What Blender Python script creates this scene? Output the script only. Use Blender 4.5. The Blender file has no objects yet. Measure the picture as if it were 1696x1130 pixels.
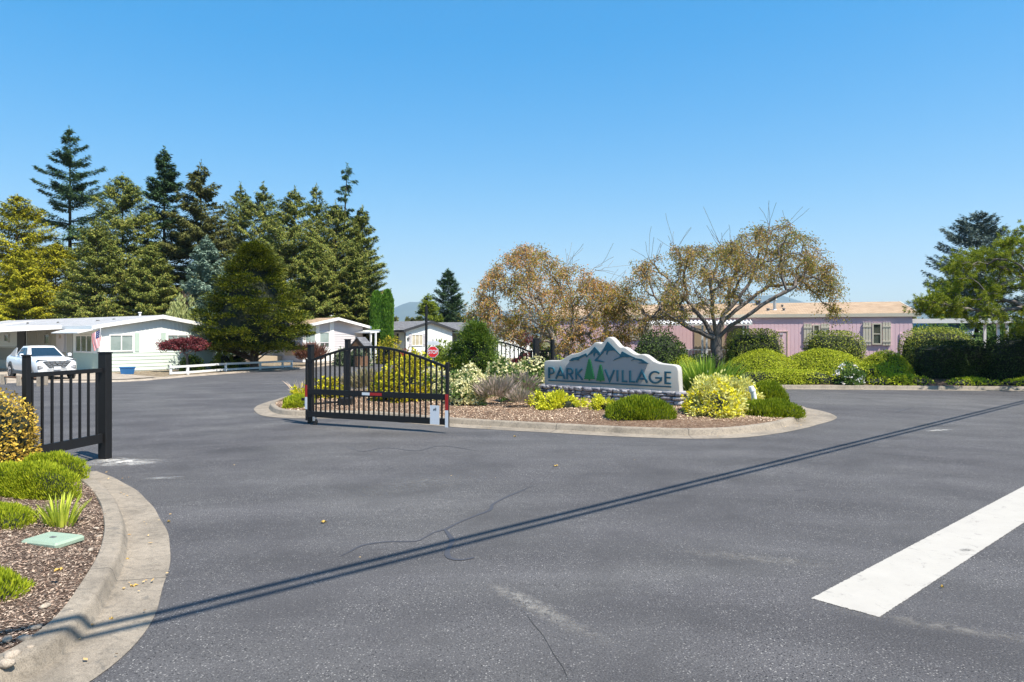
import bpy, math, random
import numpy as np
from mathutils import Vector, Matrix
from mathutils.geometry import delaunay_2d_cdt
PI = math.pi
FOLK = 1.6
random.seed(7)
RNG = np.random.default_rng(11)
sc = bpy.context.scene
COL = sc.collection
F = 1150.0; CX = 848.0; HY = 556.0; CH = 2.2      # focal length, centre column, horizon row, eye height

def G(px, py, z=0.0):
    Y = (CH - z) * F / (py - HY)
    return ((px - CX) / F * Y, Y)
def XA(px, Y): return (px - CX) / F * Y
def ZA(py, Y): return CH + (HY - py) * Y / F

# ------------------------------------------------------------------ mesh builder
class MB:
    def __init__(s): s.V = []; s.Fc = []; s.M = []; s.n = 0
    def add(s, vs, fs, m=0):
        vs = np.asarray(vs, dtype=np.float32).reshape(-1, 3)
        for f in fs:
            s.Fc.append(np.asarray([f], dtype=np.int64) + s.n); s.M.append(np.array([m]))
        s.V.append(vs); s.n += len(vs); return s
    def addnp(s, vs, fs, m=0):
        vs = np.asarray(vs, dtype=np.float32).reshape(-1, 3); fs = np.asarray(fs, dtype=np.int64)
        if len(fs) == 0: return s
        s.Fc.append(fs + s.n); s.M.append(np.full(len(fs), m)); s.V.append(vs); s.n += len(vs); return s
    def box(s, x0, x1, y0, y1, z0, z1, m=0):
        v = [(x0,y0,z0),(x1,y0,z0),(x1,y1,z0),(x0,y1,z0),(x0,y0,z1),(x1,y0,z1),(x1,y1,z1),(x0,y1,z1)]
        f = [(0,3,2,1),(4,5,6,7),(0,1,5,4),(1,2,6,5),(2,3,7,6),(3,0,4,7)]
        return s.addnp(v, f, m)
    def bbox(s, x0, x1, y0, y1, z0, z1, b=0.01, m=0):
        """a box with chamfered vertical and top edges"""
        ring = lambda x0,x1,y0,y1,z,c: [(x0+c,y0,z),(x1-c,y0,z),(x1,y0+c,z),(x1,y1-c,z),(x1-c,y1,z),(x0+c,y1,z),(x0,y1-c,z),(x0,y0+c,z)]
        v = ring(x0,x1,y0,y1,z0,b) + ring(x0,x1,y0,y1,z1-b,b) + ring(x0+b,x1-b,y0+b,y1-b,z1,b*.5)
        f = []
        for k in range(2):
            for i in range(8):
                j = (i+1) % 8
                f.append((k*8+i, k*8+j, k*8+8+j, k*8+8+i))
        s.addnp(v, f, m)
        s.add([v[i] for i in range(16,24)], [tuple(range(8))], m)
        s.add([v[i] for i in range(0,8)], [tuple(range(7,-1,-1))], m)
        return s
    def beam(s, a, b, w, h, m=0):
        """square bar between two points, w across, h high"""
        a = Vector(a); b = Vector(b); d = (b-a).normalized()
        up = Vector((0,0,1)) if abs(d.z) < .95 else Vector((0,1,0))
        sx = d.cross(up).normalized()*w/2; uy = sx.cross(d).normalized()*h/2
        v = [p+q for p in (a,b) for q in (-sx-uy, sx-uy, sx+uy, -sx+uy)]
        return s.addnp([tuple(x) for x in v], [(0,1,2,3),(7,6,5,4),(0,4,5,1),(1,5,6,2),(2,6,7,3),(3,7,4,0)], m)
    def tube(s, pts, rad, n=8, m=0, cap=True):
        pts = [Vector(p) for p in pts]
        if not hasattr(rad, '__len__'): rad = [rad]*len(pts)
        V = []; prev = None
        for i, p in enumerate(pts):
            d = (pts[min(i+1,len(pts)-1)] - pts[max(i-1,0)]).normalized()
            if prev is None:
                u = d.cross(Vector((0,0,1)) if abs(d.z) < .9 else Vector((1,0,0))).normalized()
            else:
                u = (prev - d*prev.dot(d)).normalized()
            prev = u; w = d.cross(u)
            for k in range(n):
                a = 2*PI*k/n
                V.append(tuple(p + (u*math.cos(a) + w*math.sin(a))*rad[i]))
        f = []
        for i in range(len(pts)-1):
            for k in range(n):
                j = (k+1) % n
                f.append((i*n+k, i*n+j, i*n+n+j, i*n+n+k))
        s.addnp(V, f, m)
        if cap:
            s.add(V[:n], [tuple(range(n-1,-1,-1))], m); s.add(V[-n:], [tuple(range(n))], m)
        return s
    def prism(s, poly, axis, a, b, m=0):
        """extrude a 2D polygon (counter-clockwise) along an axis between a and b"""
        def mk(p, t):
            if axis == 'z': return (p[0], p[1], t)
            if axis == 'y': return (p[0], t, p[1])
            return (t, p[0], p[1])
        n = len(poly)
        v = [mk(p,a) for p in poly] + [mk(p,b) for p in poly]
        s.add(v, [tuple(range(n-1,-1,-1)), tuple(range(n,2*n))] + [(i,(i+1)%n,(i+1)%n+n,i+n) for i in range(n)], m)
        return s
    def grid(s, P, m=0, closeu=False):
        P = np.asarray(P, dtype=np.float32); a, b = P.shape[:2]
        idx = np.arange(a*b).reshape(a,b)
        if closeu: idx = np.vstack([idx, idx[:1]])
        f = np.stack([idx[:-1,:-1], idx[1:,:-1], idx[1:,1:], idx[:-1,1:]], -1).reshape(-1,4)
        return s.addnp(P.reshape(-1,3), f, m)
    def leaves(s, P, D, S, L, W, m=0, mid=.45):
        """diamond leaves: base P, direction D, side S"""
        P = np.asarray(P); D = D/np.maximum(np.linalg.norm(D,axis=1,keepdims=True),1e-6)
        S = S - D*np.sum(S*D,1,keepdims=True); S = S/np.maximum(np.linalg.norm(S,axis=1,keepdims=True),1e-6)
        L = np.broadcast_to(np.asarray(L,dtype=float).reshape(-1,1),(len(P),1)); W = np.broadcast_to(np.asarray(W,dtype=float).reshape(-1,1),(len(P),1))
        v = np.stack([P, P+D*L*mid+S*W/2, P+D*L, P+D*L*mid-S*W/2], 1)
        f = np.arange(len(P)*4).reshape(-1,4)
        return s.addnp(v.reshape(-1,3), f, m)
    def build(s, name, mats, parent=None, smooth=False, loc=None, rot=None, uv=None):
        me = bpy.data.meshes.new(name)
        V = np.concatenate(s.V) if s.V else np.zeros((0,3))
        tot = np.concatenate([np.full(len(f), f.shape[1]) for f in s.Fc]); li = np.concatenate([f.ravel() for f in s.Fc]); mi = np.concatenate(s.M)
        me.vertices.add(len(V)); me.vertices.foreach_set('co', V.astype(np.float32).ravel())
        me.loops.add(len(li)); me.loops.foreach_set('vertex_index', li.astype(np.int32))
        me.polygons.add(len(tot)); st = np.concatenate([[0], np.cumsum(tot)[:-1]])
        me.polygons.foreach_set('loop_start', st.astype(np.int32)); me.polygons.foreach_set('loop_total', tot.astype(np.int32))
        me.polygons.foreach_set('material_index', mi.astype(np.int32))
        me.polygons.foreach_set('use_smooth', np.full(len(tot), bool(smooth)))
        if not isinstance(mats, (list,tuple)): mats = [mats]
        for x in mats: me.materials.append(x)
        if uv is not None:
            l = me.uv_layers.new(name='UVMap'); l.data.foreach_set('uv', np.asarray(uv)[li].astype(np.float32).ravel())
        me.update(calc_edges=True); me.validate()
        o = bpy.data.objects.new(name, me); COL.objects.link(o)
        if parent is not None: o.parent = parent
        if loc is not None: o.location = loc
        if rot is not None: o.rotation_euler = (0,0,rot) if not hasattr(rot,'__len__') else rot
        return o

def tag(o, label=None, cat=None, group=None, kind=None):
    if label: o['label'] = label
    if cat: o['category'] = cat
    if group: o['group'] = group
    if kind: o['kind'] = kind
    return o
def thing(name, label, cat, loc=(0,0,0), rot=0, group=None):
    o = bpy.data.objects.new(name, None); COL.objects.link(o)
    o.location = loc; o.rotation_euler = (0,0,rot)
    return tag(o, label, cat, group)
def smooth_by_angle(o, ang=35):
    me = o.data
    for p in me.polygons: p.use_smooth = True
    try: me.set_sharp_from_angle(angle=math.radians(ang))
    except Exception: pass
    return o
def copy_tree(o, parent=None):
    c = o.copy(); COL.objects.link(c)
    if parent is not None: c.parent = parent
    for ch in [x for x in bpy.data.objects if x.parent is o]: copy_tree(ch, c)
    return c

# ------------------------------------------------------------------ materials
class NT:
    def __init__(s, name):
        s.m = bpy.data.materials.new(name); s.m.use_nodes = True; s.t = s.m.node_tree; s.t.nodes.clear()
        s.out = s.N('ShaderNodeOutputMaterial')
    def N(s, ty, **kw):
        n = s.t.nodes.new(ty)
        for k, v in kw.items(): setattr(n, k, v)
        return n
    def L(s, a, b): s.t.links.new(a, b)
    def coord(s, kind='Object', scale=(1,1,1), rot=(0,0,0)):
        c = s.N('ShaderNodeTexCoord'); mp = s.N('ShaderNodeMapping'); mp.inputs['Scale'].default_value = scale; mp.inputs['Rotation'].default_value = rot
        if kind == 'World':
            g = s.N('ShaderNodeNewGeometry'); s.L(g.outputs['Position'], mp.inputs[0])
        else: s.L(c.outputs[kind], mp.inputs[0])
        return mp.outputs[0]
    def noise(s, vec, scale, detail=4, rough=.6, dist=0):
        n = s.N('ShaderNodeTexNoise'); n.inputs['Scale'].default_value = scale; n.inputs['Detail'].default_value = detail
        n.inputs['Roughness'].default_value = rough; n.inputs['Distortion'].default_value = dist
        s.L(vec, n.inputs['Vector']); return n.outputs['Fac']
    def vor(s, vec, scale, feat='F1', out='Distance'):
        n = s.N('ShaderNodeTexVoronoi', feature=feat); n.inputs['Scale'].default_value = scale; s.L(vec, n.inputs['Vector']); return n.outputs[out]
    def ramp(s, fac, stops, interp='LINEAR'):
        r = s.N('ShaderNodeValToRGB'); r.color_ramp.interpolation = interp; e = r.color_ramp.elements
        while len(e) < len(stops): e.new(.5)
        for i, (p, c) in enumerate(stops):
            e[i].position = p; e[i].color = (c if hasattr(c,'__len__') else (c,c,c)) + ((1,) if not hasattr(c,'__len__') or len(c)==3 else ())
        s.L(fac, r.inputs[0]); return r.outputs[0]
    def mix(s, fac, a, b, mode='MIX'):
        n = s.N('ShaderNodeMix', data_type='RGBA', blend_type=mode)
        for sock, v in ((n.inputs[0],fac),(n.inputs[6],a),(n.inputs[7],b)):
            if isinstance(v, bpy.types.NodeSocket): s.L(v, sock)
            elif hasattr(v,'__len__'): sock.default_value = tuple(v)+((1,) if len(v)==3 else ())
            else: sock.default_value = v if sock.type == 'VALUE' else (v,v,v,1)
        return n.outputs[2]
    def math(s, op, a, b=0):
        n = s.N('ShaderNodeMath', operation=op)
        for sock, v in ((n.inputs[0],a),(n.inputs[1],b)):
            if isinstance(v, bpy.types.NodeSocket): s.L(v, sock)
            else: sock.default_value = v
        return n.outputs[0]
    def sep(s, vec):
        n = s.N('ShaderNodeSeparateXYZ'); s.L(vec, n.inputs[0]); return n.outputs
    def bump(s, h, strength=.4, dist=.01, normal=None):
        b = s.N('ShaderNodeBump'); b.inputs['Strength'].default_value = strength; b.inputs['Distance'].default_value = dist
        s.L(h, b.inputs['Height'])
        if normal is not None: s.L(normal, b.inputs['Normal'])
        return b.outputs[0]
    def bsdf(s, col, rough=.7, metal=0, spec=.5, normal=None, **kw):
        p = s.N('ShaderNodeBsdfPrincipled')
        for k, v in (('Base Color',col),('Roughness',rough),('Metallic',metal),('Specular IOR Level',spec)):
            if isinstance(v, bpy.types.NodeSocket): s.L(v, p.inputs[k])
            elif hasattr(v,'__len__'): p.inputs[k].default_value = tuple(v)+(1,)
            else: p.inputs[k].default_value = v
        for k, v in kw.items(): p.inputs[k].default_value = v
        if normal is not None: s.L(normal, p.inputs['Normal'])
        return p
    def done(s, sh):
        s.L(sh.outputs[0] if hasattr(sh,'outputs') else sh, s.out.inputs['Surface']); return s.m

def plain(name, col, rough=.6, metal=0, var=.12, scale=3, spec=.5, bump=0, bscale=60, coat=0):
    t = NT(name); v = t.coord('Object')
    n = t.noise(v, scale, 5, .65)
    c = t.mix(n, tuple(x*(1-var) for x in col), tuple(min(1,x*(1+var)) for x in col))
    nm = t.bump(t.noise(v, bscale, 3), bump, .01) if bump else None
    p = t.bsdf(c, rough, metal, spec, nm)
    if coat: p.inputs['Coat Weight'].default_value = coat
    return t.done(p)

def foliage(name, cols, trans=.3, rough=.55, low=.35, lscale=.8):
    """cols: dark to light; every leaf picks its own"""
    t = NT(name); g = t.N('ShaderNodeNewGeometry')
    v = t.coord('Object')
    n = t.noise(v, lscale, 3, .6)
    a = t.math('MULTIPLY', g.outputs['Random Per Island'], 1-low)
    b = t.math('MULTIPLY', t.math('SUBTRACT', t.math('MULTIPLY', n, 2.0), .5), low)
    f = t.math('ADD', a, b)
    cols = [tuple(min(.82,x*FOLK) for x in c) for c in cols]; k = len(cols)
    c = t.ramp(f, [(.05+.85*i/(k-1), tuple(cols[i])) for i in range(k)])
    p = t.bsdf(c, max(rough,.6), 0, .12)
    tr = t.N('ShaderNodeBsdfTranslucent'); hc = t.mix(.5, c, (.9,1.0,.25), 'MULTIPLY'); t.L(t.mix(.35, c, hc), tr.inputs[0])
    mx = t.N('ShaderNodeMixShader'); mx.inputs[0].default_value = trans
    t.L(p.outputs[0], mx.inputs[1]); t.L(tr.outputs[0], mx.inputs[2])
    return t.done(mx)

def scal(c, k): return tuple(x*k for x in c)
M = {}
M['black'] = plain('black_powder_coat', (.012,.012,.013), .45, 0, .15, 6, .35)
M['white_trim'] = plain('white_paint', (.78,.77,.74), .5, 0, .06, 2)
M['white_wall'] = plain('white_siding', (.74,.76,.72), .6, 0, .07, .7, bump=.05, bscale=20)
M['green_wall'] = plain('pale_green_siding', (.58,.66,.58), .6, 0, .08, 1)
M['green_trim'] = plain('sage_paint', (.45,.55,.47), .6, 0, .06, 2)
M['grey_wall'] = plain('grey_siding', (.55,.52,.53), .6, 0, .06, 1)
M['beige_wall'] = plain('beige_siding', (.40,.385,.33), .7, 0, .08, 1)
M['pink_wall'] = plain('pink_siding', (.80,.56,.605), .7, 0, .08, .6, bump=.08, bscale=15)
M['cream_trim'] = plain('cream_paint', (.60,.55,.44), .6, 0, .06, 2)
M['tan_trim'] = plain('tan_paint', (.42,.34,.24), .6, 0, .06, 2)
M['dark_trim'] = plain('charcoal_paint', (.035,.034,.036), .5, 0, .1, 2)
M['shade_interior'] = plain('dark_doorway', (.03,.03,.03), .6, 0, .1, 2)  # near-black colour stands in for the shade inside doorways
M['wood'] = plain('brown_wood', (.16,.085,.045), .7, 0, .25, 4)
M['galv'] = plain('galvanised_steel', (.55,.56,.57), .4, .7, .12, 4)
M['red'] = plain('red_reflective', (.42,.02,.02), .35, 0, .05, 2)
M['stopred'] = plain('stop_red', (.72,.02,.025), .35, 0, .04, 2)
M['refl_white'] = plain('white_reflective', (.75,.76,.78), .35, 0, .05, 2)
M['teal'] = plain('teal_paint', (.013,.105,.155), .5, 0, .12, 8)
M['treegreen'] = plain('green_paint', (.015,.17,.055), .5, 0, .15, 10)
M['blue_plastic'] = plain('blue_plastic', (.02,.12,.30), .4, 0, .1, 3)
M['navy'] = plain('navy_cloth', (.02,.03,.12), .7)
M['tire'] = plain('tyre_rubber', (.02,.02,.021), .8, 0, .1, 6)
M['rim'] = plain('alloy', (.35,.35,.37), .3, .8, .1, 6)
M['carpaint'] = plain('white_car_paint', (.78,.79,.80), .25, 0, .02, 2, coat=.6)
M['chrome'] = plain('grille_silver', (.45,.46,.48), .25, .8, .05, 5)
M['carglass'] = plain('car_glass', (.015,.03,.045), .05, 0, .05, 2, spec=.9)
M['lampglass'] = plain('lamp_glass', (.35,.36,.38), .1, 0, .1, 12, spec=.8)
M['cladding'] = plain('grey_cladding', (.10,.10,.10), .6, 0, .1, 3)
M['lid'] = plain('green_plastic_lid', (.27,.35,.26), .6, 0, .18, 7, bump=.3, bscale=40)
M['cable'] = plain('cable', (.02,.02,.02), .6)
M['timber'] = plain('pole_timber', (.14,.10,.07), .85, 0, .3, 5)
M['darkcore'] = plain('shade_core', (.012,.017,.007), .95, 0, .3, 6)  # solid near-black core: the shaded inside of crowns put into colour

def mk_glass(name, tint, curtain):
    t = NT(name); v = t.coord('Object', (1,1,1))
    n = t.noise(v, 1.3, 3)
    c = t.mix(t.ramp(n, [(.4,0.),(.6,1.)]), tint, curtain)
    return t.done(t.bsdf(c, .06, 0, .8))
M['glass'] = mk_glass('window_glass', (.03,.045,.04), (.10,.12,.10))
M['glass_blind'] = mk_glass('window_with_blind', (.22,.28,.26), (.30,.36,.34))
M['glass_beige'] = mk_glass('window_with_curtain', (.40,.35,.24), (.52,.46,.34))

def mk_bark(name, c1, c2, scale=8):
    t = NT(name); v = t.coord('Object', (1,1,.25))
    n = t.noise(v, scale, 6, .7, .6)
    c = t.ramp(n, [(.3,c1),(.7,c2)])
    return t.done(t.bsdf(c, .9, 0, .2, t.bump(n, .7, .03)))
M['bark'] = mk_bark('conifer_bark', (.05,.035,.025), (.16,.12,.09))
M['bark_grey'] = mk_bark('cherry_bark', (.07,.06,.055), (.24,.21,.19))
M['bark_pale'] = mk_bark('pale_bark', (.14,.12,.10), (.34,.31,.27))

def mk_asphalt():
    t = NT('asphalt'); v = t.coord('World')
    big = t.noise(v, .13, 5, .6, 1.2)
    med = t.noise(v, .7, 6, .7, .6)
    streak = t.noise(t.coord('World', (.30,2.0,1), (0,0,math.radians(24))), .55, 5, .65, .5)
    arcs = t.N('ShaderNodeTexWave', wave_type='RINGS', rings_direction='Z'); arcs.inputs['Scale'].default_value = .22; arcs.inputs['Distortion'].default_value = 3.5; arcs.inputs['Detail'].default_value = 3; arcs.inputs['Detail Scale'].default_value = .7
    t.L(t.coord('World', (1,1,1), (0,0,.4)), arcs.inputs['Vector'])
    fine = t.noise(v, 70, 4, .75)
    c = t.ramp(big, [(.28,(.060,.057,.059)),(.45,(.073,.070,.072)),(.58,(.084,.081,.081)),(.72,(.104,.100,.098))])
    c = t.mix(.55, c, t.ramp(med, [(.28,.66),(.48,.98),(.72,1.26)]), 'MULTIPLY')
    c = t.mix(.38, c, t.ramp(streak, [(.32,.74),(.5,1.),(.70,1.40)]), 'MULTIPLY')
    c = t.mix(.14, c, t.ramp(arcs.outputs['Fac'], [(.2,.6),(.8,1.4)]), 'MULTIPLY')
    c = t.mix(.9, c, t.ramp(fine, [(.30,.45),(.5,1.),(.66,1.55)]), 'MULTIPLY')
    for sc_, rad, pr, col, k in ((48,.30,.80,(.36,.345,.32),.7),(85,.34,.76,(.26,.25,.24),.7),(60,.40,.82,(.012,.012,.014),.85)):
        vv = v if sc_ != 60 else t.coord('World', (1,1,1), (0,0,1.1))
        sp = t.vor(vv, sc_, 'F1', 'Distance'); pick = t.vor(vv, sc_, 'F1', 'Color')
        m_ = t.math('MULTIPLY', t.math('LESS_THAN', sp, rad), t.math('GREATER_THAN', t.sep(pick)[0], pr))
        m_ = t.math('MULTIPLY', m_, t.math('MULTIPLY', t.ramp(med, [(.33,.15),(.62,1.)]), k))
        c = t.mix(m_, c, col)
    sc2 = t.noise(t.coord('World', (.5,3.4,1), (0,0,math.radians(-28))), 1.3, 7, .75, 1.4)
    c = t.mix(t.ramp(sc2, [(.63,0.),(.80,.45)]), c, (.26,.25,.235))
    oil = t.noise(v, 1.6, 3, .5, .3)
    c = t.mix(t.ramp(oil, [(.70,0.),(.76,.4)]), c, (.035,.035,.037))
    # hairline cracks
    cr = t.vor(t.coord('World', (.32,.32,.32), (0,0,.3)), 1.0, 'DISTANCE_TO_EDGE', 'Distance')
    wob = t.noise(v, 2.2, 6, .8, 1.0)
    m_ = t.math('MULTIPLY', t.math('LESS_THAN', t.math('ADD', cr, t.math('MULTIPLY', t.math('SUBTRACT', wob, .5), .10)), .0016), t.ramp(t.noise(v,.35,3), [(.56,0.),(.62,.5)]))
    c = t.mix(m_, c, (.03,.03,.032))
    h = t.math('ADD', fine, t.math('MULTIPLY', t.vor(v, 60, 'F1', 'Distance'), -.8))
    return t.done(t.bsdf(c, .85, 0, .25, t.bump(h, .7, .008)))
M['asphalt'] = mk_asphalt()

def mk_concrete(name, base, uvjoint=True, js=3.0):
    t = NT(name); v = t.coord('World')
    n1 = t.noise(v, 1.2, 6, .7, .5); n2 = t.noise(v, 14, 5, .75); n3 = t.noise(v, 120, 2, .6)
    c = t.ramp(n1, [(.3,scal(base,.62)),(.5,base),(.7,scal(base,1.22))])
    c = t.mix(.6, c, t.ramp(n2, [(.30,.45),(.48,1.),(.75,1.25)]), 'MULTIPLY')
    c = t.mix(.75, c, t.ramp(n3, [(.3,.55),(.6,1.2)]), 'MULTIPLY')
    # lichen and tar spots
    c = t.mix(t.ramp(t.noise(v, 5, 6, .8, 1.5), [(.55,0.),(.66,.65)]), c, (.10,.095,.085))
    if uvjoint:
        u = t.sep(t.coord('UV'))[0]
        fr = t.math('FRACT', t.math('DIVIDE', u, js))
        j = t.math('LESS_THAN', fr, .006)
        c = t.mix(t.math('MULTIPLY', j, .7), c, (.05,.045,.04))
    return t.done(t.bsdf(c, .88, 0, .3, t.bump(t.math('ADD', n2, n3), .4, .008)))
M['concrete'] = mk_concrete('kerb_concrete', (.25,.212,.165))
M['driveway'] = mk_concrete('driveway_concrete', (.36,.30,.235), False)

def mk_mulch(name, cols, s=34):
    t = NT(name); v = t.coord('World', (1,1,1))
    vv = t.N('ShaderNodeVectorMath', operation='ADD'); t.L(v, vv.inputs[0])
    nn = t.N('ShaderNodeTexNoise'); nn.inputs['Scale'].default_value = 9; t.L(v, nn.inputs['Vector'])
    ms = t.N('ShaderNodeVectorMath', operation='SCALE'); ms.inputs['Scale'].default_value = .25; t.L(nn.outputs['Color'], ms.inputs[0]); t.L(ms.outputs[0], vv.inputs[1])
    a = t.vor(vv.outputs[0], s, 'F1', 'Color'); d = t.vor(vv.outputs[0], s, 'F1', 'Distance')
    c = t.ramp(t.sep(a)[0], [(0.,cols[0]),(.45,cols[1]),(.8,cols[2]),(1.,cols[3])])
    c = t.mix(.6, c, t.ramp(d, [(.1,1.2),(.6,.5)]), 'MULTIPLY')
    c = t.mix(.5, c, t.ramp(t.noise(v, 1.1, 4), [(.3,.7),(.7,1.25)]), 'MULTIPLY')
    return t.done(t.bsdf(c, .95, 0, .15, t.bump(t.math('MULTIPLY', d, -1.), .9, .03)))
M['mulch'] = mk_mulch('bark_mulch', [(.055,.036,.027),(.12,.08,.058),(.19,.135,.10),(.30,.235,.185)])
M['mulch_tan'] = mk_mulch('tan_mulch', [(.11,.065,.042),(.21,.13,.085),(.29,.19,.125),(.40,.31,.22)], 26)
M['dirt'] = mk_mulch('dry_dirt', [(.16,.12,.08),(.26,.20,.13),(.34,.27,.18),(.42,.36,.27)], 12)

def mk_ground():
    t = NT('dry_grass_ground'); v = t.coord('World')
    c = t.ramp(t.noise(v, .05, 6, .65), [(.3,(.06,.075,.025)),(.55,(.13,.125,.055)),(.75,(.20,.17,.09))])
    c = t.mix(.4, c, t.ramp(t.noise(v, 6, 4), [(.3,.7),(.7,1.3)]), 'MULTIPLY')
    return t.done(t.bsdf(c, .95, 0, .1))
M['ground'] = mk_ground()
def mk_hill():
    t = NT('forested_mountain'); v = t.coord('World')
    c = t.ramp(t.noise(v, .006, 7, .65), [(.35,(.03,.05,.025)),(.6,(.055,.075,.035)),(.8,(.12,.11,.08))])
    return t.done(t.bsdf(c, .95, 0, .1))
M['hill'] = mk_hill()

def mk_shingle(name, c1, c2, row=.14):
    t = NT(name); v = t.coord('Object')
    br = t.N('ShaderNodeTexBrick'); br.inputs['Scale'].default_value = 1
    br.inputs['Brick Width'].default_value = .3; br.inputs['Row Height'].default_value = row; br.inputs['Mortar Size'].default_value = .008
    br.inputs['Color1'].default_value = c1+(1,); br.inputs['Color2'].default_value = c2+(1,); br.inputs['Mortar'].default_value = scal(c1,.55)+(1,)
    sw = t.N('ShaderNodeCombineXYZ'); sp = t.sep(v); t.L(sp[1], sw.inputs[0]); t.L(sp[0], sw.inputs[1]); t.L(sw.outputs[0], br.inputs['Vector'])
    c = t.mix(.6, br.outputs['Color'], t.ramp(t.noise(v, 1.2, 6, .7), [(.3,.72),(.7,1.25)]), 'MULTIPLY')
    c = t.mix(.5, c, t.ramp(t.noise(v, 40, 2), [(.3,.8),(.7,1.2)]), 'MULTIPLY')
    return t.done(t.bsdf(c, .9, 0, .2, t.bump(br.outputs['Fac'], -.5, .01)))
M['shingle_tan'] = mk_shingle('tan_shingles', (.34,.235,.15), (.42,.305,.205))
M['shingle_grey'] = mk_shingle('grey_shingles', (.13,.13,.14), (.20,.20,.21))
M['roof_pale'] = mk_shingle('pale_grey_roof', (.33,.33,.34), (.38,.38,.38), .4)
M['awning'] = plain('awning_metal', (.72,.73,.72), .45, 0, .06, 1)

def mk_stone():
    t = NT('grey_ledgestone'); v = t.coord('Object'); g = t.N('ShaderNodeNewGeometry')
    n = t.noise(v, 9, 7, .75, .5)
    c = t.ramp(g.outputs['Random Per Island'], [(0,(.20,.185,.21)),(.5,(.32,.305,.33)),(1,(.46,.445,.455))])
    c = t.mix(.75, c, t.ramp(n, [(.3,.5),(.55,1.),(.75,1.5)]), 'MULTIPLY')
    return t.done(t.bsdf(c, .9, 0, .25, t.bump(n, .9, .02)))
M['stone'] = mk_stone()
M['mortar'] = plain('dark_mortar', (.05,.048,.045), .95)
def mk_stucco():
    t = NT('sign_stucco'); v = t.coord('Object')
    c = t.mix(t.noise(v, 2.5, 5, .7), (.41,.395,.365), (.50,.48,.445))
    return t.done(t.bsdf(c, .85, 0, .2, t.bump(t.noise(v, 70, 4, .7), .35, .006)))
M['stucco'] = mk_stucco()
M['stucco_grey'] = plain('sign_relief_grey', (.315,.318,.325), .85, 0, .08, 3, bump=.3, bscale=60)
M['paint_white'] = None
def mk_roadpaint(name, alpha_lo, alpha_hi, col):
    t = NT(name); v = t.coord('World')
    n = t.noise(v, 28, 6, .8); n2 = t.noise(v, 3, 5, .7)
    c = t.mix(n2, scal(col,.85), scal(col,1.08))
    wear = t.noise(t.coord('World'), 5.5, 8, .82, .8)
    c = t.mix(t.ramp(wear, [(.565,0.),(.65,.7)]), c, (.18,.17,.16))
    c = t.mix(t.ramp(n, [(alpha_lo,1.),(alpha_hi,0.)]), c, (.12,.12,.125))
    return t.done(t.bsdf(c, .8, 0, .3, t.bump(n, .3, .004)))
M['paint_white'] = mk_roadpaint('road_paint', .26, .36, (.40,.375,.335))
M['paint_faded'] = mk_roadpaint('faded_road_paint', .50, .64, (.27,.26,.24))
M['sealant'] = plain('crack_sealant', (.048,.048,.056), .7, 0, .15, 8)
M['dust'] = plain('concrete_dust', (.50,.48,.45), .95, 0, .2, 10)

# foliage palettes
M['f_fir'] = foliage('dark_fir_needles', [(.012,.026,.014),(.04,.075,.030),(.085,.13,.05)], .1)
M['f_firolive'] = foliage('olive_fir_needles', [(.025,.03,.010),(.075,.08,.022),(.14,.135,.04)], .2)
M['f_cedar'] = foliage('cedar_sprays', [(.016,.028,.007),(.065,.088,.017),(.135,.15,.028),(.22,.20,.05)], .1,low=.3,lscale=.45)
M['f_cedaryellow'] = foliage('yellow_green_cedar', [(.04,.055,.006),(.19,.19,.012),(.32,.27,.016)], .12)
M['f_bluespruce'] = foliage('blue_spruce_needles', [(.04,.07,.055),(.11,.16,.12),(.22,.28,.21)], .12)
M['f_darkblue'] = foliage('slate_spruce_needles', [(.025,.045,.045),(.08,.11,.10),(.16,.20,.185)], .12)
M['f_golden'] = foliage('golden_cypress', [(.010,.020,.004),(.045,.065,.007),(.20,.20,.014)], .08, low=.2)
M['f_hinoki'] = foliage('bright_green_cypress', [(.022,.05,.010),(.07,.115,.018),(.15,.19,.03)], .22, low=.2)
M['f_arbor'] = foliage('arborvitae', [(.03,.08,.010),(.07,.15,.016),(.12,.21,.025)], .22)
M['f_lime'] = foliage('lime_green_leaves', [(.07,.11,.015),(.15,.19,.025),(.24,.26,.04)], .3)
M['f_weep'] = foliage('pale_weeping_leaves', [(.12,.14,.05),(.24,.26,.10),(.34,.35,.15)], .3)
M['f_maple'] = foliage('red_maple_leaves', [(.035,.008,.010),(.09,.018,.022),(.17,.045,.045)], .2)
M['f_cherry'] = foliage('rusty_cherry_leaves', [(.07,.085,.015),(.17,.165,.028),(.27,.17,.05),(.40,.24,.13)], .35, low=.45, lscale=.5)
M['f_cherry2'] = foliage('olive_cherry_leaves', [(.08,.095,.012),(.20,.175,.025),(.33,.18,.06),(.44,.24,.15)], .35, low=.45, lscale=.5)
M['f_pine'] = foliage('pine_needles', [(.03,.05,.008),(.12,.15,.014),(.29,.30,.028)], .3, low=.3)
M['f_box'] = foliage('clipped_evergreen', [(.035,.055,.010),(.14,.17,.024),(.30,.29,.05)], .2)
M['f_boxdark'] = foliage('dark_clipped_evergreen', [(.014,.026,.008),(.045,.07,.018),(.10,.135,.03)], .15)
M['f_hedgedark'] = foliage('shaded_hedge', [(.008,.016,.005),(.022,.038,.010),(.05,.075,.018)], .1)  # darker leaf palette, the pine's shade on the hedges is painted in
M['f_mound'] = foliage('lime_juniper', [(.08,.105,.008),(.20,.235,.014),(.32,.33,.024)], .25)
M['f_heather'] = foliage('green_heather', [(.04,.065,.005),(.13,.17,.010),(.25,.275,.016)], .3)
M['f_heatherlime'] = foliage('lime_heather', [(.09,.13,.008),(.22,.26,.015),(.36,.37,.03)], .3)
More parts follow.
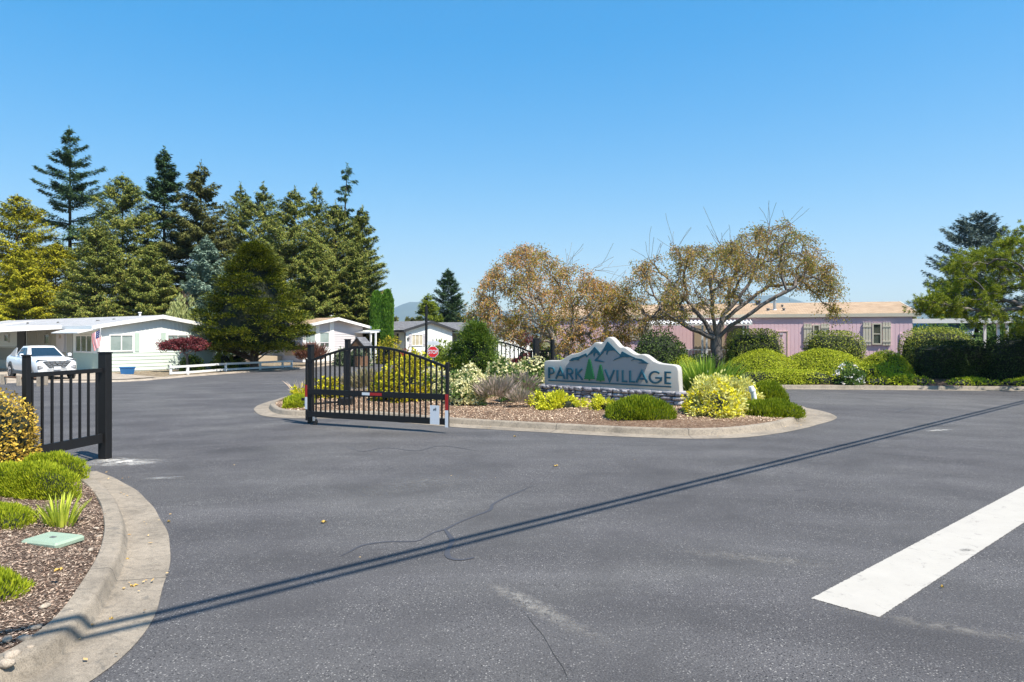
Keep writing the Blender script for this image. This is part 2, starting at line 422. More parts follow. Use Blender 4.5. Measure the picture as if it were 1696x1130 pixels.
M['f_varieg'] = foliage('variegated_leaves', [(.13,.13,.03),(.36,.33,.10),(.58,.52,.22),(.62,.46,.05)], .25)
M['f_varyellow'] = foliage('bright_yellow_leaves', [(.30,.24,.01),(.58,.45,.02),(.70,.56,.05)], .3)
M['f_yellow'] = foliage('yellow_foliage', [(.13,.13,.010),(.36,.34,.018),(.52,.45,.03)], .3)
M['f_euonyellow'] = foliage('golden_shrub', [(.05,.065,.01),(.22,.20,.02),(.48,.38,.03)], .3)
M['f_groundcover'] = foliage('yellow_groundcover', [(.18,.19,.015),(.42,.41,.03),(.60,.54,.06)], .3)
M['f_lavender'] = foliage('spent_lavender', [(.09,.11,.04),(.22,.18,.14),(.34,.26,.24)], .25)
M['f_cream'] = foliage('cream_blooms', [(.16,.17,.05),(.42,.38,.20),(.60,.50,.30),(.62,.42,.22)], .3)
M['f_greenleaf'] = foliage('mid_green_leaves', [(.025,.05,.012),(.07,.12,.03),(.13,.19,.05)], .25)
M['f_white'] = foliage('white_blooms', [(.5,.42,.34),(.68,.62,.55),(.75,.72,.68)], .2)
M['f_orange'] = foliage('orange_gold_hedge', [(.05,.035,.012),(.22,.15,.03),(.46,.30,.05),(.52,.42,.07)], .3)
M['f_brown'] = foliage('red_brown_foliage', [(.045,.022,.018),(.12,.055,.04),(.20,.10,.07)], .2)
M['f_greyjuniper'] = foliage('grey_green_juniper', [(.05,.075,.04),(.12,.15,.085),(.19,.22,.13)], .2)
M['f_blade'] = foliage('sword_leaves', [(.05,.11,.012),(.13,.21,.025),(.30,.34,.05)], .3)
M['f_bladelime'] = foliage('yellow_green_blades', [(.14,.19,.02),(.30,.34,.04),(.42,.42,.06)], .3)
M['f_plume'] = foliage('pinkish_plumes', [(.30,.22,.17),(.48,.38,.31),(.55,.46,.38)], .3)
M['f_drygrass'] = foliage('dry_ornamental_grass', [(.10,.10,.035),(.21,.18,.10),(.30,.24,.17)], .25)
M['f_redflower'] = foliage('orange_red_leaves', [(.18,.03,.012),(.42,.08,.03),(.50,.15,.06)], .3)
# ------------------------------------------------------------------ ground, road, kerbs
def crom(pts, step=.12, closed=False):
    P = [Vector((p[0],p[1])) for p in pts]; n = len(P); out = []
    rng_ = range(n if closed else n-1)
    for i in rng_:
        g = (lambda k: P[k % n]) if closed else (lambda k: P[max(0,min(n-1,k))])
        p0,p1,p2,p3 = g(i-1),g(i),g(i+1),g(i+2)
        m = max(2, int((p2-p1).length/step))
        for k in range(m):
            t = k/m
            out.append(.5*((2*p1)+(p2-p0)*t+(2*p0-5*p1+4*p2-p3)*t*t+(3*p1-p0-3*p2+p3)*t**3))
    if not closed: out.append(P[-1])
    return np.array([(p.x,p.y) for p in out])
def inside(px, poly):
    x, y = px[:,0], px[:,1]; r = np.zeros(len(px), bool); n = len(poly)
    for i in range(n):
        x1,y1 = poly[i]; x2,y2 = poly[(i+1)%n]
        c = ((y1>y)!=(y2>y)); 
        with np.errstate(divide='ignore', invalid='ignore'):
            xi = (x2-x1)*(y-y1)/(y2-y1)+x1
        r ^= c & (x < xi)
    return r
def pdist(px, poly, closed=True):
    A = np.asarray(poly); B = np.roll(A,-1,0) if closed else A[1:]; A = A if closed else A[:-1]
    d = np.full(len(px), 1e9)
    for a, b in zip(A, B):
        ab = b-a; t = np.clip(((px-a)@ab)/max(ab@ab,1e-9),0,1)
        d = np.minimum(d, np.linalg.norm(px-(a+t[:,None]*ab),axis=1))
    return d
def offset(pl, d, closed):
    """to the left of travel for +d; d may be an array"""
    if closed: tng = np.roll(pl,-1,0)-np.roll(pl,1,0)
    else: tng = np.gradient(pl, axis=0)
    tng /= np.maximum(np.linalg.norm(tng,axis=1,keepdims=True),1e-6)
    nrm = np.stack([-tng[:,1], tng[:,0]],1)
    return pl + nrm*(np.asarray(d).reshape(-1,1) if hasattr(d,'__len__') else d)

def sheet(name, poly, z, mat, kind='structure'):
    mb = MB(); n = len(poly)
    mb.add([(p[0],p[1],z) for p in poly], [tuple(range(n))])
    o = mb.build(name, mat); 
    if o.data.polygons[0].normal.z < 0: o.data.flip_normals()
    o['kind'] = kind; return o

R_ = 9900
mb = MB()
aa = np.linspace(0, 2*PI, 49)[:-1]
rings = [0.01, 60, 200, 700, 2500, R_]
mb.grid([[ (r*math.cos(a), r*math.sin(a), -.05) for r in rings] for a in aa], closeu=True)
o = mb.build('ground', M['ground']); o['kind'] = 'structure'
if o.data.polygons[0].normal.z < 0: o.data.flip_normals()

road_poly = [(-70,-25),(70,-25),(70,30),(30,40),(10,62),(-2,63),(-14,60),(-40,70),(-70,60)]
sheet('road', road_poly, 0.0, M['asphalt'])

def kerb(name, line, closed, gut, h=.15, top=.17, side=1, s0=0):
    """line = foot of the kerb face; side=+1: the bed lies to the left of travel"""
    rows = [(-np.asarray(gut), .006), (-.012, .022), (.0, .035), (.025, h-.03), (.045, h-.006), (.07, h), (top, h+.004), (top+.01, h-.01), (top+.012, -.02)]
    ss = np.concatenate([[0], np.cumsum(np.linalg.norm(np.diff(line,axis=0),axis=1))]) + s0
    pts = []; uv = []
    jit = .008*np.sin(ss*2.3)+.006*np.sin(ss*5.1+1)
    for off, z in rows:
        gg = off
        wob = jit if abs(z-.006) < 1e-4 else jit*.3
        ol = offset(line, side*(np.asarray(gg)+wob) , closed)
        pts.append(np.column_stack([ol, np.full(len(ol), z)])); uv.append(np.column_stack([ss, np.full(len(ss), z)]))
    P = np.stack(pts, 1); U = np.stack(uv, 1)
    if closed: P = np.concatenate([P, P[:1]],0); U = np.concatenate([U, U[-1:]+[.1,0]],0)
    mb = MB(); mb.grid(P)
    o = mb.build(name, M['concrete'], smooth=False, uv=U.reshape(-1,2))
    if sum(p.normal.z*p.area for p in o.data.polygons) < 0: o.data.flip_normals()
    smooth_by_angle(o, 40); o['kind'] = 'structure'; return o

def bed(name, poly, hfun, mat, step=.5, kind='structure'):
    poly = np.asarray(poly); lo = poly.min(0); hi = poly.max(0)
    gx, gy = np.meshgrid(np.arange(lo[0],hi[0],step), np.arange(lo[1],hi[1],step))
    P = np.column_stack([gx.ravel(), gy.ravel()]) + RNG.uniform(-.15,.15,(gx.size,2))*step
    P = P[inside(P, poly)]; d = pdist(P, poly); P = P[d > step*.35]
    n = len(poly); vs = [Vector(p) for p in poly] + [Vector(p) for p in P]
    r = delaunay_2d_cdt(vs, [(i,(i+1)%n) for i in range(n)], [], 1, 1e-5)
    V = np.array([(v.x,v.y) for v in r[0]]); dd = pdist(V, poly)
    z = hfun(V, dd)
    mb = MB(); mb.addnp(np.column_stack([V,z]), np.array(r[2]))
    o = mb.build(name, mat, smooth=True)
    if o.data.polygons[0].normal.z < 0: o.data.flip_normals()
    o['kind'] = kind; return o, (V, z)

# near left kerb (foot of kerb face), from the gate post round to beside the camera
lk = [G(118,786),G(140,794),G(174,818),G(198,847),G(207,872),G(210,901),G(207,938),G(181,992),G(156,1039),G(123,1083),G(83,1126)]
lk += [(lk[-1][0]-.55, lk[-1][1]-.75), (lk[-1][0]-1.5, lk[-1][1]-1.7),(lk[-1][0]-3.2, lk[-1][1]-2.9),(-9.5,-1.5)]
lkl = crom(lk, .1)
def relax(l, k, closed=False):
    for _ in range(k):
        m = l.copy()
        if closed: m = (np.roll(l,1,0)+l*2+np.roll(l,-1,0))/4
        else: m[1:-1] = (l[:-2]+l[1:-1]*2+l[2:])/4
        l = m
    return l
lkl = relax(lkl, 40)
ss = np.linspace(0,1,len(lkl)); gutw = .36+.05*np.sin(ss*3)
kerb('kerb_near', lkl, False, gutw, side=-1, top=.20)
inner = offset(lkl, -.19, False)
near_poly = list(map(tuple, inner)) + [(-14,-1.4),(-14,11.7),(-9,11.6),(-7.4,11.35)]
near_poly = [p for i,p in enumerate(near_poly)]
hn = lambda V,d: .125 + .10*np.clip(d/1.2,0,1) + .02*np.sin(V[:,0]*3.1)*np.cos(V[:,1]*2.7)
nb, _ = bed('planting_bed_near', near_poly, hn, M['mulch'], .35)
def zn(x,y): 
    d = pdist(np.array([[x,y]]), np.array(near_poly)); return float(hn(np.array([[x,y]]), d)[0])

# island
isl = [G(450,683),G(458,687.5),G(474,690),G(504,690.5),G(560,690.5),G(617,691.5),G(650,694),G(700,699),G(758,704),G(860,710),G(1000,717.6),G(1100,722),G(1180,722.5),G(1227,719.5),G(1280,712),G(1312,704),G(1333,692),
       (8.5,20.0),(8.4,21.6),(7.2,23.6),(4,25.2),(0,26.9),(-3,27.6),(-5.8,27.0),(-7.3,25.4),(-7.7,23.4),(-7.45,21.3)]
isll = relax(crom(isl, .2, True), 6, True)
ang = np.arctan2(isll[:,1]-21, isll[:,0])
gw = .42 + .35*np.exp(-((isll[:,0]-8.2)**2+(isll[:,1]-18.6)**2)/2.0)
kerb('kerb_island', isll, True, gw, side=1, top=.17)
ip = offset(isll, .16, True)
hi_ = lambda V,d: .13 + .12*np.clip(d/2.2,0,1)**.8 + .025*np.sin(V[:,0]*2.3)*np.cos(V[:,1]*1.9)
bed('planting_bed_island', ip, hi_, M['mulch_tan'], .55)
def zi(x,y):
    q = np.array([[x,y]]); return float(hi_(q, pdist(q, ip))[0])

# right bed across the lane
rb = [(44,24.5),(30,26.6),(20.5,27.75),(15,28.35),(11,28.75),(7.8,29.3),(5,30.6),(3.0,33),(1.9,37),(1.6,44),(1.5,52)]
rbl = crom(rb, .4)
kerb('kerb_far_right', rbl, False, .35, side=-1, top=.17)
inn = offset(rbl, -.15, False)
rp = list(map(tuple, inn)) + [(1.6,60),(60,60),(60,24.5)]
hr = lambda V,d: .13 + .30*np.clip(d/4,0,1)
bed('planting_bed_right', rp, hr, M['mulch'], 1.6)
def zr(x,y):
    q = np.array([[x,y]]); return float(hr(q, pdist(q, np.array(rp)))[0])

# far left yards: road edge by the houses
le = [(-60,36.0),(-34,33.2),G(20,631),G(90,636) if False else (-23.2,32.4),G(200,631.5),G(260,627.5),G(340,621),G(420,615),G(480,611),G(520,607.5),(-13.4,53.5),(-11,55),(-7,56.5),(-2,58),(4,60)]
lel = crom(le, .8)
yard = list(map(tuple, lel)) + [(8,95),(-90,95),(-90,36)]
bed('yard_dirt', yard, lambda V,d: .03+.03*np.clip(d/2,0,1), M['dirt'], 3.0)
# pale concrete driveway in front of house and carport
dv = [(-60,36.1),(-34,33.3),(-23.2,32.52),G(200,630.8),G(262,626.6),(-21.3,38.2),(-26.5,42.5),(-34,48),(-60,58)]
sheet('driveway', dv, .075, M['driveway'])
# walk / drive between houses two and three
sheet('side_driveway', [(-14.8,52.6),(-12.8,54.0),(-10.0,55.6),(-12.2,61.0),(-17,65),(-19,62)], .075, M['driveway'])
ek = crom([(-34,33.12),(-23.2,32.3),G(200,632.5),G(260,628.6),G(340,622),G(420,616),G(480,612),G(520,608.4),(-13.2,53.2),(-11,54.7),(-7,56.2),(-2,57.7)], .8)
mbk = MB(); P = np.stack([np.column_stack([offset(ek,o_,False), np.full(len(ek),z_)]) for o_, z_ in ((-.12,.004),(0,.05),(.22,.085),(.3,.03))],1); mbk.grid(P)
o = mbk.build('road_edging', M['driveway'], smooth=True); o['kind']='structure'
if sum(p.normal.z*p.area for p in o.data.polygons) < 0: o.data.flip_normals()

# road markings
def edge_wear(m):
    m = m.copy(); nt = m.node_tree; out = [x for x in nt.nodes if x.type == 'OUTPUT_MATERIAL'][0]; sh = out.inputs['Surface'].links[0].from_socket
    t = NT.__new__(NT); t.m = m; t.t = nt; t.out = out
    u = t.sep(t.coord('UV')); nz = t.noise(t.coord('World'), 16, 7, .85)
    e = t.math('ADD', t.math('ABSOLUTE', t.math('MULTIPLY', t.math('SUBTRACT', u[1], .5), 2.)), t.math('MULTIPLY', t.math('SUBTRACT', nz, .5), .16))
    e2 = t.math('LESS_THAN', t.math('ADD', u[0], t.math('MULTIPLY', t.math('SUBTRACT', nz, .5), .10)), .012)
    k = t.math('MAXIMUM', t.math('GREATER_THAN', e, .975), e2)
    tr = t.N('ShaderNodeBsdfTransparent'); mx = t.N('ShaderNodeMixShader'); t.L(k, mx.inputs[0]); t.L(sh, mx.inputs[1]); t.L(tr.outputs[0], mx.inputs[2]); t.L(mx.outputs[0], out.inputs['Surface'])
    return m
a, b = G(1341,992), G(1457,1024)
d = np.array([2.2749*1.0, F*.0017225]) * CH; d = d/np.linalg.norm(d)
A = np.array(a); B = np.array(b)
mb = MB(); n = 60; L_ = 14
pts = []
for i in range(n+1):
    t = L_*i/n; w = 0
    pts.append([tuple(A+d*t*1+np.array([-w,w]))+(.004,), tuple(B+d*t)+(.004,)])
mb.grid(pts); o = mb.build('stop_line', edge_wear(M['paint_white']), uv=[(i*L_/n, k) for i in range(n+1) for k in (0.,1.)]); o['kind'] = 'structure'
if o.data.polygons[0].normal.z < 0: o.data.flip_normals()

def strip(name, pxs, w, mat, z=.004):
    l = crom([G(*p) for p in pxs], .06); n = len(l)
    ww = w*(.6+.5*np.abs(np.sin(np.arange(n)*.31))*np.minimum(1,np.minimum(np.arange(n),n-1-np.arange(n))/8+.15)) if not hasattr(w,'__len__') else np.interp(np.linspace(0,1,n), np.linspace(0,1,len(w)), w)
    mb = MB(); mb.grid(np.stack([np.column_stack([offset(l,ww/2,False),np.full(n,z)]), np.column_stack([offset(l,-ww/2,False),np.full(n,z)])],1))
    o = mb.build(name, mat); o['kind'] = 'structure'
    if o.data.polygons[0].normal.z < 0: o.data.flip_normals()
    return o
strip('crack_sealant', [(563,922),(578,915),(600,904),(640,898),(688,897),(703,891),(720,882),(738,877),(760,866),(784,856),(812,845),(816,836),(840,823),(862,814),(884,804)], [.01,.04,.03,.02,.04,.025,.04,.05,.03,.04,.02,.005], M['sealant'])
strip('crack_sealant', [(737,878),(744,887),(749,897),(741,914),(745,925),(765,928),(785,924)], [.03,.05,.06,.05,.06,.05,.03], M['sealant'], .0052)
strip('crack_line', [(873,1019),(884,1035),(896,1048),(905,1062),(918,1085),(934,1108),(941,1127)], [.003,.007,.003,.006,.002], M['mortar'])
strip('crack_line', [(575,740),(600,748),(640,742),(690,747),(730,739),(790,747)], [.01,.03,.02,.03,.01], M['sealant'])
strip('crack_line', [(1480,684),(1500,678),(1515,676)], [.02,.05,.02], M['sealant'])
# faded patch of old paint, road grit
l0, l1, l2, l3 = G(800,968), G(826,966), G(952,1030), G(905,1018)
def soft_patch(name, px, py, rx, ry, rot, col, z, hard=.5, sc_=6):
    t = NT(name+'_mat'); u = t.coord('UV')
    m_ = t.N('ShaderNodeVectorMath', operation='LENGTH'); t.L(u, m_.inputs[0])
    e = t.ramp(m_.outputs['Value'], [(.25,1.),(1.,0.)])
    n1 = t.noise(t.coord('World'), sc_, 7, .78, .6)
    k = t.math('MULTIPLY', e, t.ramp(n1, [(.42,0.),(.62,hard)]))
    p = t.bsdf(col, .9, 0, .2); tr = t.N('ShaderNodeBsdfTransparent'); mx = t.N('ShaderNodeMixShader')
    t.L(k, mx.inputs[0]); t.L(tr.outputs[0], mx.inputs[1]); t.L(p.outputs[0], mx.inputs[2]); m = t.done(mx)
    c = G(px,py); mb = MB(); n = 28; V = [(0,0,0)]; U=[(0,0)]
    for i in range(n):
        a = 2*PI*i/n; x, y = math.cos(a), math.sin(a); V.append((x*rx,y*ry,0)); U.append((x,y))
    mb.addnp(V, [(0,1+i,1+(i+1)%n) for i in range(n)])
    o = mb.build(name, m, loc=(c[0],c[1],z), rot=rot, uv=U); o['kind']='structure'; return o
soft_patch('faded_paint', 872, 998, .62, .13, math.radians(-52), (.36,.34,.31), .0044, .6, 14)
soft_patch('faded_paint', 930, 1030, .6, .12, math.radians(-50), (.30,.285,.26), .0048, .4, 14)
soft_patch('concrete_dust', 205, 766, .75, .40, .1, (.62,.60,.56), .0044, .95, 4)
soft_patch('concrete_dust', 182, 762, .35, .25, 0, (.62,.60,.56), .0048, .9, 5)
soft_patch('concrete_dust', 270, 792, .35, .12, .2, (.5,.5,.48), .0044, .5, 5)
soft_patch('road_scuff', 1555, 713, .5, .10, .4, (.6,.58,.52), .0044, .9, 5)
soft_patch('road_scuff', 470, 620+15, 1.6, .8, .2, (.28,.27,.26), .0044, .35, 2)
soft_patch('road_scuff', 700, 800, 1.2, .5, .7, (.24,.235,.225), .0044, .28, 5)
soft_patch('road_scuff', 1250, 925, .9, .16, -.35, (.30,.28,.25), .0044, .35, 8)
soft_patch('road_scuff', 1600, 1045, 1.1, .12, -.45, (.30,.28,.25), .0044, .35, 8)
soft_patch('road_scuff', 1600, 912, .09, .05, .4, (.10,.10,.10), .0085, .95, 30)

# cables overhead (outside the frame) that throw the two lines of shadow over the road
SUN_H = Vector((.77,-.638)).normalized(); SUN_EL = math.radians(59)
def lift(p, H): return Vector((p[0]+SUN_H.x*H/math.tan(SUN_EL), p[1]+SUN_H.y*H/math.tan(SUN_EL), H))
gA0, gA1 = Vector(G(540,947)), Vector(G(1696,664)); gB0, gB1 = Vector(G(540,959)), Vector(G(1696,667.6))
H = 7.4
ends = []
for (g0, g1), lb in (((gA0,gA1),'black overhead cable running to the roadside pole, the further one from the houses'),((gB0,gB1),'black overhead cable beside its twin, the one nearer the stop line')):
    dd = (g1-g0).normalized(); pL = g0 - dd*21; pR = g0 + dd*58
    pts = [tuple(lift(pL.lerp(pR, t), H)) for t in (0,.25,.5,.75,1)]
    ends.append((pts[0], pts[-1]))
    tag(MB().tube(pts, .048 if 'further' in lb else .042, 6).build('overhead_cable', M['cable'], smooth=True), lb, 'cable', 'overhead cables across the entrance')
for k, lb in ((0,'weathered timber utility pole behind the camera on the left'),(1,'weathered timber utility pole far out on the right roadside')):
    c = (Vector(ends[0][k])+Vector(ends[1][k]))/2
    t = thing('utility_pole', lb, 'utility pole', (c.x,c.y,0), 0, 'utility poles')
    MB().tube([(0,0,-.1),(0,0,H+.9)],[.16,.11],10).build('pole', M['timber'], t, True)
    MB().beam((-.5,0,H),(.5,0,H),.1,.1).build('crossarm', M['timber'], t)

# far mountains
def ridge(name, azs, pys, R0, R1, mat, seed):
    rg = np.random.default_rng(seed); n = 160; az = np.linspace(azs[0], azs[-1], n)
    top = np.interp(az, azs, pys); rows = []
    ph = rg.uniform(0,6,8)
    for j in range(14):
        f = j/13.; R = R0+(R1-R0)*f
        prof = math.sin(min(1,f*1.05)*PI/2)**1.2
        wob = sum(np.sin(az*math.pi/180*k*9+ph[k%8]+f*3*(k%3-1))*1./k for k in range(2,12))*.05*(1 if j<13 else .3)
        x = R*np.sin(np.radians(az)); y = R*np.cos(np.radians(az))
        z = (CH + (HY-top)*(R*np.cos(np.radians(az)))/F)*prof*(1+wob*(1-f)) - (6 if j==0 else 0)
        rows.append(np.column_stack([x,y,z]))
    mb = MB(); mb.grid(np.stack(rows,1))
    o = mb.build(name, mat, smooth=True); o['kind']='structure'
    if sum(p.normal.z*p.area for p in o.data.polygons) < 0: o.data.flip_normals()
def azp(px): return math.degrees(math.atan2(px-CX, F))
pk = [(-300,538),(200,536),(560,532),(640,517),(652,511),(664,505),(676,500),(690,501),(702,497),(716,500),(740,508),(790,521),(860,512),(900,508),(950,517),(1000,528),(1060,524),(1150,507),(1240,492),(1290,488),(1340,503),(1420,517),(1480,508),(1520,494),(1552,484),(1590,480),(1660,490),(1750,505),(2100,538)]
ridge('mountains', [azp(p[0]) for p in pk], [p[1] for p in pk], 7000, 8800, M['hill'], 3)
# ------------------------------------------------------------------ sign
ZS = .27
c0 = Vector((XA(1129,19.3), 19.3)); c1 = Vector((XA(893.6,22.4), 22.4))
sd = (c0-c1).normalized(); slen = (c0-c1).length; sang = math.atan2(sd.y, sd.x)
sn = Vector((-sd.y, sd.x))          # away from the viewer
face0 = c1 + sn*.06
def sxy(zx, zy):
    px, py = 860+zx/5.65, 530+zy/5.65
    k = (px-CX)/F      # X = k*Y ; point = face0 + s*sd
    s = (k*face0.y-face0.x)/(sd.x-k*sd.y); Y = face0.y+s*sd.y
    return (s, CH+(HY-py)*Y/F)
sign = thing('entrance_sign', 'cream carved sign with teal mountains reading PARK VILLAGE on the planted island', 'sign', (face0.x,face0.y,0), sang)
OUT = [(240,604),(233,560),(231,420),(233,395),(243,384),(268,379),(330,380),(380,380),(410,366),(440,346),(480,322),(530,313),(570,302),(610,277),(650,262),(680,236),(702,214),(722,208),(745,211),(764,222),(788,205),(812,176),(828,162),(845,160),(866,170),(893,197),(928,240),(948,256),(972,254),(1000,264),(1035,292),(1070,315),(1105,325),(1145,321),(1178,328),(1215,352),(1258,387),(1310,407),(1380,416),(1430,420),(1462,428),(1480,445),(1488,480),(1492,560),(1495,668)]
po = [sxy(*p) for p in OUT]; zb_ = min(p[1] for p in po[:1]+po[-1:])-.02
po[0] = (po[0][0], zb_); po[-1] = (po[-1][0], zb_)
po = po[::-1]
# rounded-edge slab: front bevel ring
mb = MB(); TH = .27; n = len(po)
cx_, cz_ = sum(p[0] for p in po)/n, sum(p[1] for p in po)/n
def shrink(poly, d):
    A = np.array(poly); t = np.roll(A,-1,0)-np.roll(A,1,0); t /= np.linalg.norm(t,axis=1,keepdims=True)
    return A + np.stack([-t[:,1], t[:,0]],1)*d
area = sum(po[i][0]*po[(i+1)%n][1]-po[(i+1)%n][0]*po[i][1] for i in range(n))
sg = 1 if area > 0 else -1
rings = [(shrink(po, sg*.03), 0.), (shrink(po, sg*.009), .008), (np.array(po), .03), (np.array(po), TH-.03), (shrink(po, sg*.03), TH)]
V = np.stack([np.column_stack([r[:,0], np.full(n,y), r[:,1]]) for r, y in rings], 1)
mb.grid(V, closeu=True)
mb.add(V[:,0], [tuple(range(n))]); mb.add(V[:,-1], [tuple(range(n-1,-1,-1))])
o = mb.build('sign_board', M['stucco'], sign)
import bmesh
def fixn(o):
    bm = bmesh.new(); bm.from_mesh(o.data); bmesh.ops.remove_doubles(bm, verts=bm.verts, dist=1e-5); bmesh.ops.recalc_face_normals(bm, faces=bm.faces); bm.to_mesh(o.data); bm.free(); return o
fixn(o); smooth_by_angle(o, 50)
def relief(name, polys, mat, y0, y1, parent=sign, tf=sxy):
    mb = MB()
    for pl in polys: mb.prism([tf(*p) for p in pl], 'y', y0, y1)
    return fixn(mb.build(name, mat, parent))
relief('mountain_relief', [[(400,563),(418,500),(440,430),(475,390),(500,362),(560,350),(628,322),(640,335),(708,262),(758,305),(832,212),(948,330),(968,302),(1020,330),(1090,365),(1150,368),(1205,408),(1185,460),(1165,520),(1150,580),(1120,604),(800,585)]], M['stucco_grey'], -.012, .01)
relief('mountain_ridge', [
 [(468,383),(485,368),(502,355),(560,343),(628,312),(634,322),(645,342),(634,352),(622,335),(600,347),(570,362),(556,372),(566,380),(520,376),(498,386)],
 [(640,332),(706,255),(712,254),(757,303),(762,322),(740,332),(736,316),(722,308),(712,322),(705,345),(696,322),(700,295),(688,312),(662,328),(650,334)],
 [(706,378),(722,362),(750,335),(775,303),(828,204),(834,204),(950,324),(944,332),(905,292),(882,287),(846,290),(832,300),(824,328),(816,316),(826,286),(800,292),(776,322),(748,352),(738,372),(775,383),(803,393),(790,397),(716,388)],
 [(948,330),(964,296),(970,295),(1018,322),(1086,352),(1094,362),(1040,348),(1012,352),(990,345),(962,352),(925,364),(880,384),(898,366),(942,348)],
 [(1048,382),(1072,362),(1098,358),(1150,366),(1212,406),(1206,411),(1112,405),(1160,396),(1118,378),(1085,372)]], M['teal'], -.032, -.01)
def firpoly(cx, ytop, ybase, hw, ytrunk, k=9):
    L = []; 
    for i in range(k):
        f0 = i/k; f1 = (i+1)/k
        L.append((cx-hw*(.10+.9*f0*.82)*1.0, ytop+(ybase-ytop)*f0)) if i else L.append((cx, ytop))
        L.append((cx-hw*(.12+.88*f1), ytop+(ybase-ytop)*f1-2))
    R = [(2*cx-p[0], p[1]+(p[0]-cx)*-.0) for p in L[1:]][::-1]
    return L + [(cx-5,ybase-2),(cx-5,ytrunk),(cx+5,ytrunk),(cx+5,ybase-2)] + R
relief('fir_emblem', [firpoly(662,362,556,52,568)], M['treegreen'], -.05, -.012)
relief('fir_emblem', [firpoly(765,415,570,41,577)], M['treegreen'], -.05, -.012)
relief('underline', [[(277,560),(277,571),(1425,634),(1425,621)]], M['teal'], -.034, .01)
def ribbon(mb, path, w, y0, y1, closed=False):
    A = np.array(path, float); n = len(A); L = []; R = []
    for i in range(n):
        if closed or 0 < i < n-1:
            a, b, c = A[(i-1)%n], A[i], A[(i+1)%n]; d1 = (b-a)/np.linalg.norm(b-a); d2 = (c-b)/np.linalg.norm(c-b)
            nn = np.array([-d1[1]-d2[1], d1[0]+d2[0]]); nn /= np.linalg.norm(nn); k = 1/max(.35, nn@np.array([-d1[1],d1[0]]))
        else:
            d1 = (A[1]-A[0]) if i == 0 else (A[-1]-A[-2]); d1 = d1/np.linalg.norm(d1); nn = np.array([-d1[1],d1[0]]); k = 1
        L.append(A[i]+nn*w/2*k); R.append(A[i]-nn*w/2*k)
    P = []
    for l, r in zip(L,R): P.append([(l[0],y0,l[1]),(r[0],y0,r[1]),(r[0],y1,r[1]),(l[0],y1,l[1]),(l[0],y0,l[1])])
    mb.grid(P, closeu=closed)
    if not closed:
        for q in (P[0],P[-1]): mb.add(q[:4], [(0,1,2,3)])
def arc(cx,cy,rx,ry,a0,a1,n=18): return [(cx+rx*math.cos(math.radians(a0+(a1-a0)*i/n)), cy+ry*math.sin(math.radians(a0+(a1-a0)*i/n))) for i in range(n+1)]
GL = {   # strokes in a 0..1 box, height 1
 'P': [[(.06,0),(.06,.97),(.5,.97)]+arc(.55,.72,.36,.25,90,-90)+[(.10,.47)]],
 'A': [[(0,0),(.5,.98),(1,0)], [(.2,.32),(.8,.32)]],
 'R': [[(.06,0),(.06,.97),(.5,.97)]+arc(.52,.73,.36,.24,90,-90)+[(.10,.49)], [(.45,.47),(.92,0)]],
 'K': [[(.07,0),(.07,1)], [(.92,1),(.12,.48)], [(.28,.56),(.98,0)]],
 'V': [[(0,1),(.5,.03),(1,1)]], 'I': [[(.5,0),(.5,1)]], 'L': [[(.08,1),(.08,.04),(.95,.04)]],
 'G': [arc(.5,.5,.46,.47,48,322,30)+[(.94,.26),(.96,.46),(.52,.46)]],
 'E': [[(.95,.96),(.07,.96),(.07,.04),(.95,.04)], [(.09,.52),(.9,.52)]]}
zbase = sxy(300,548)[1]; ztop = sxy(300,447)[1]
zbase = .5*(zbase+sxy(1390,603)[1]); ztop = .5*(ztop+sxy(1390,487)[1]); zbase += .01
for ch, xa, xb in [('P',279,333),('A',347,430),('R',449,512),('K',533,597),('V',808,893),('I',917,929),('L',968,1016),('L',1037,1090),('A',1101,1200),('G',1218,1335),('E',1367,1426)]:
    s0 = sxy(xa,560)[0]; s1 = sxy(xb,560)[0]; mb = MB()
    for q, st in enumerate(GL[ch]):
        ribbon(mb, [(s0+(s1-s0)*x, zbase+(ztop-zbase)*z) for x, z in st], .052, -.045+q*.0022, .012)
    fixn(mb.build('letter', M['teal'], sign))
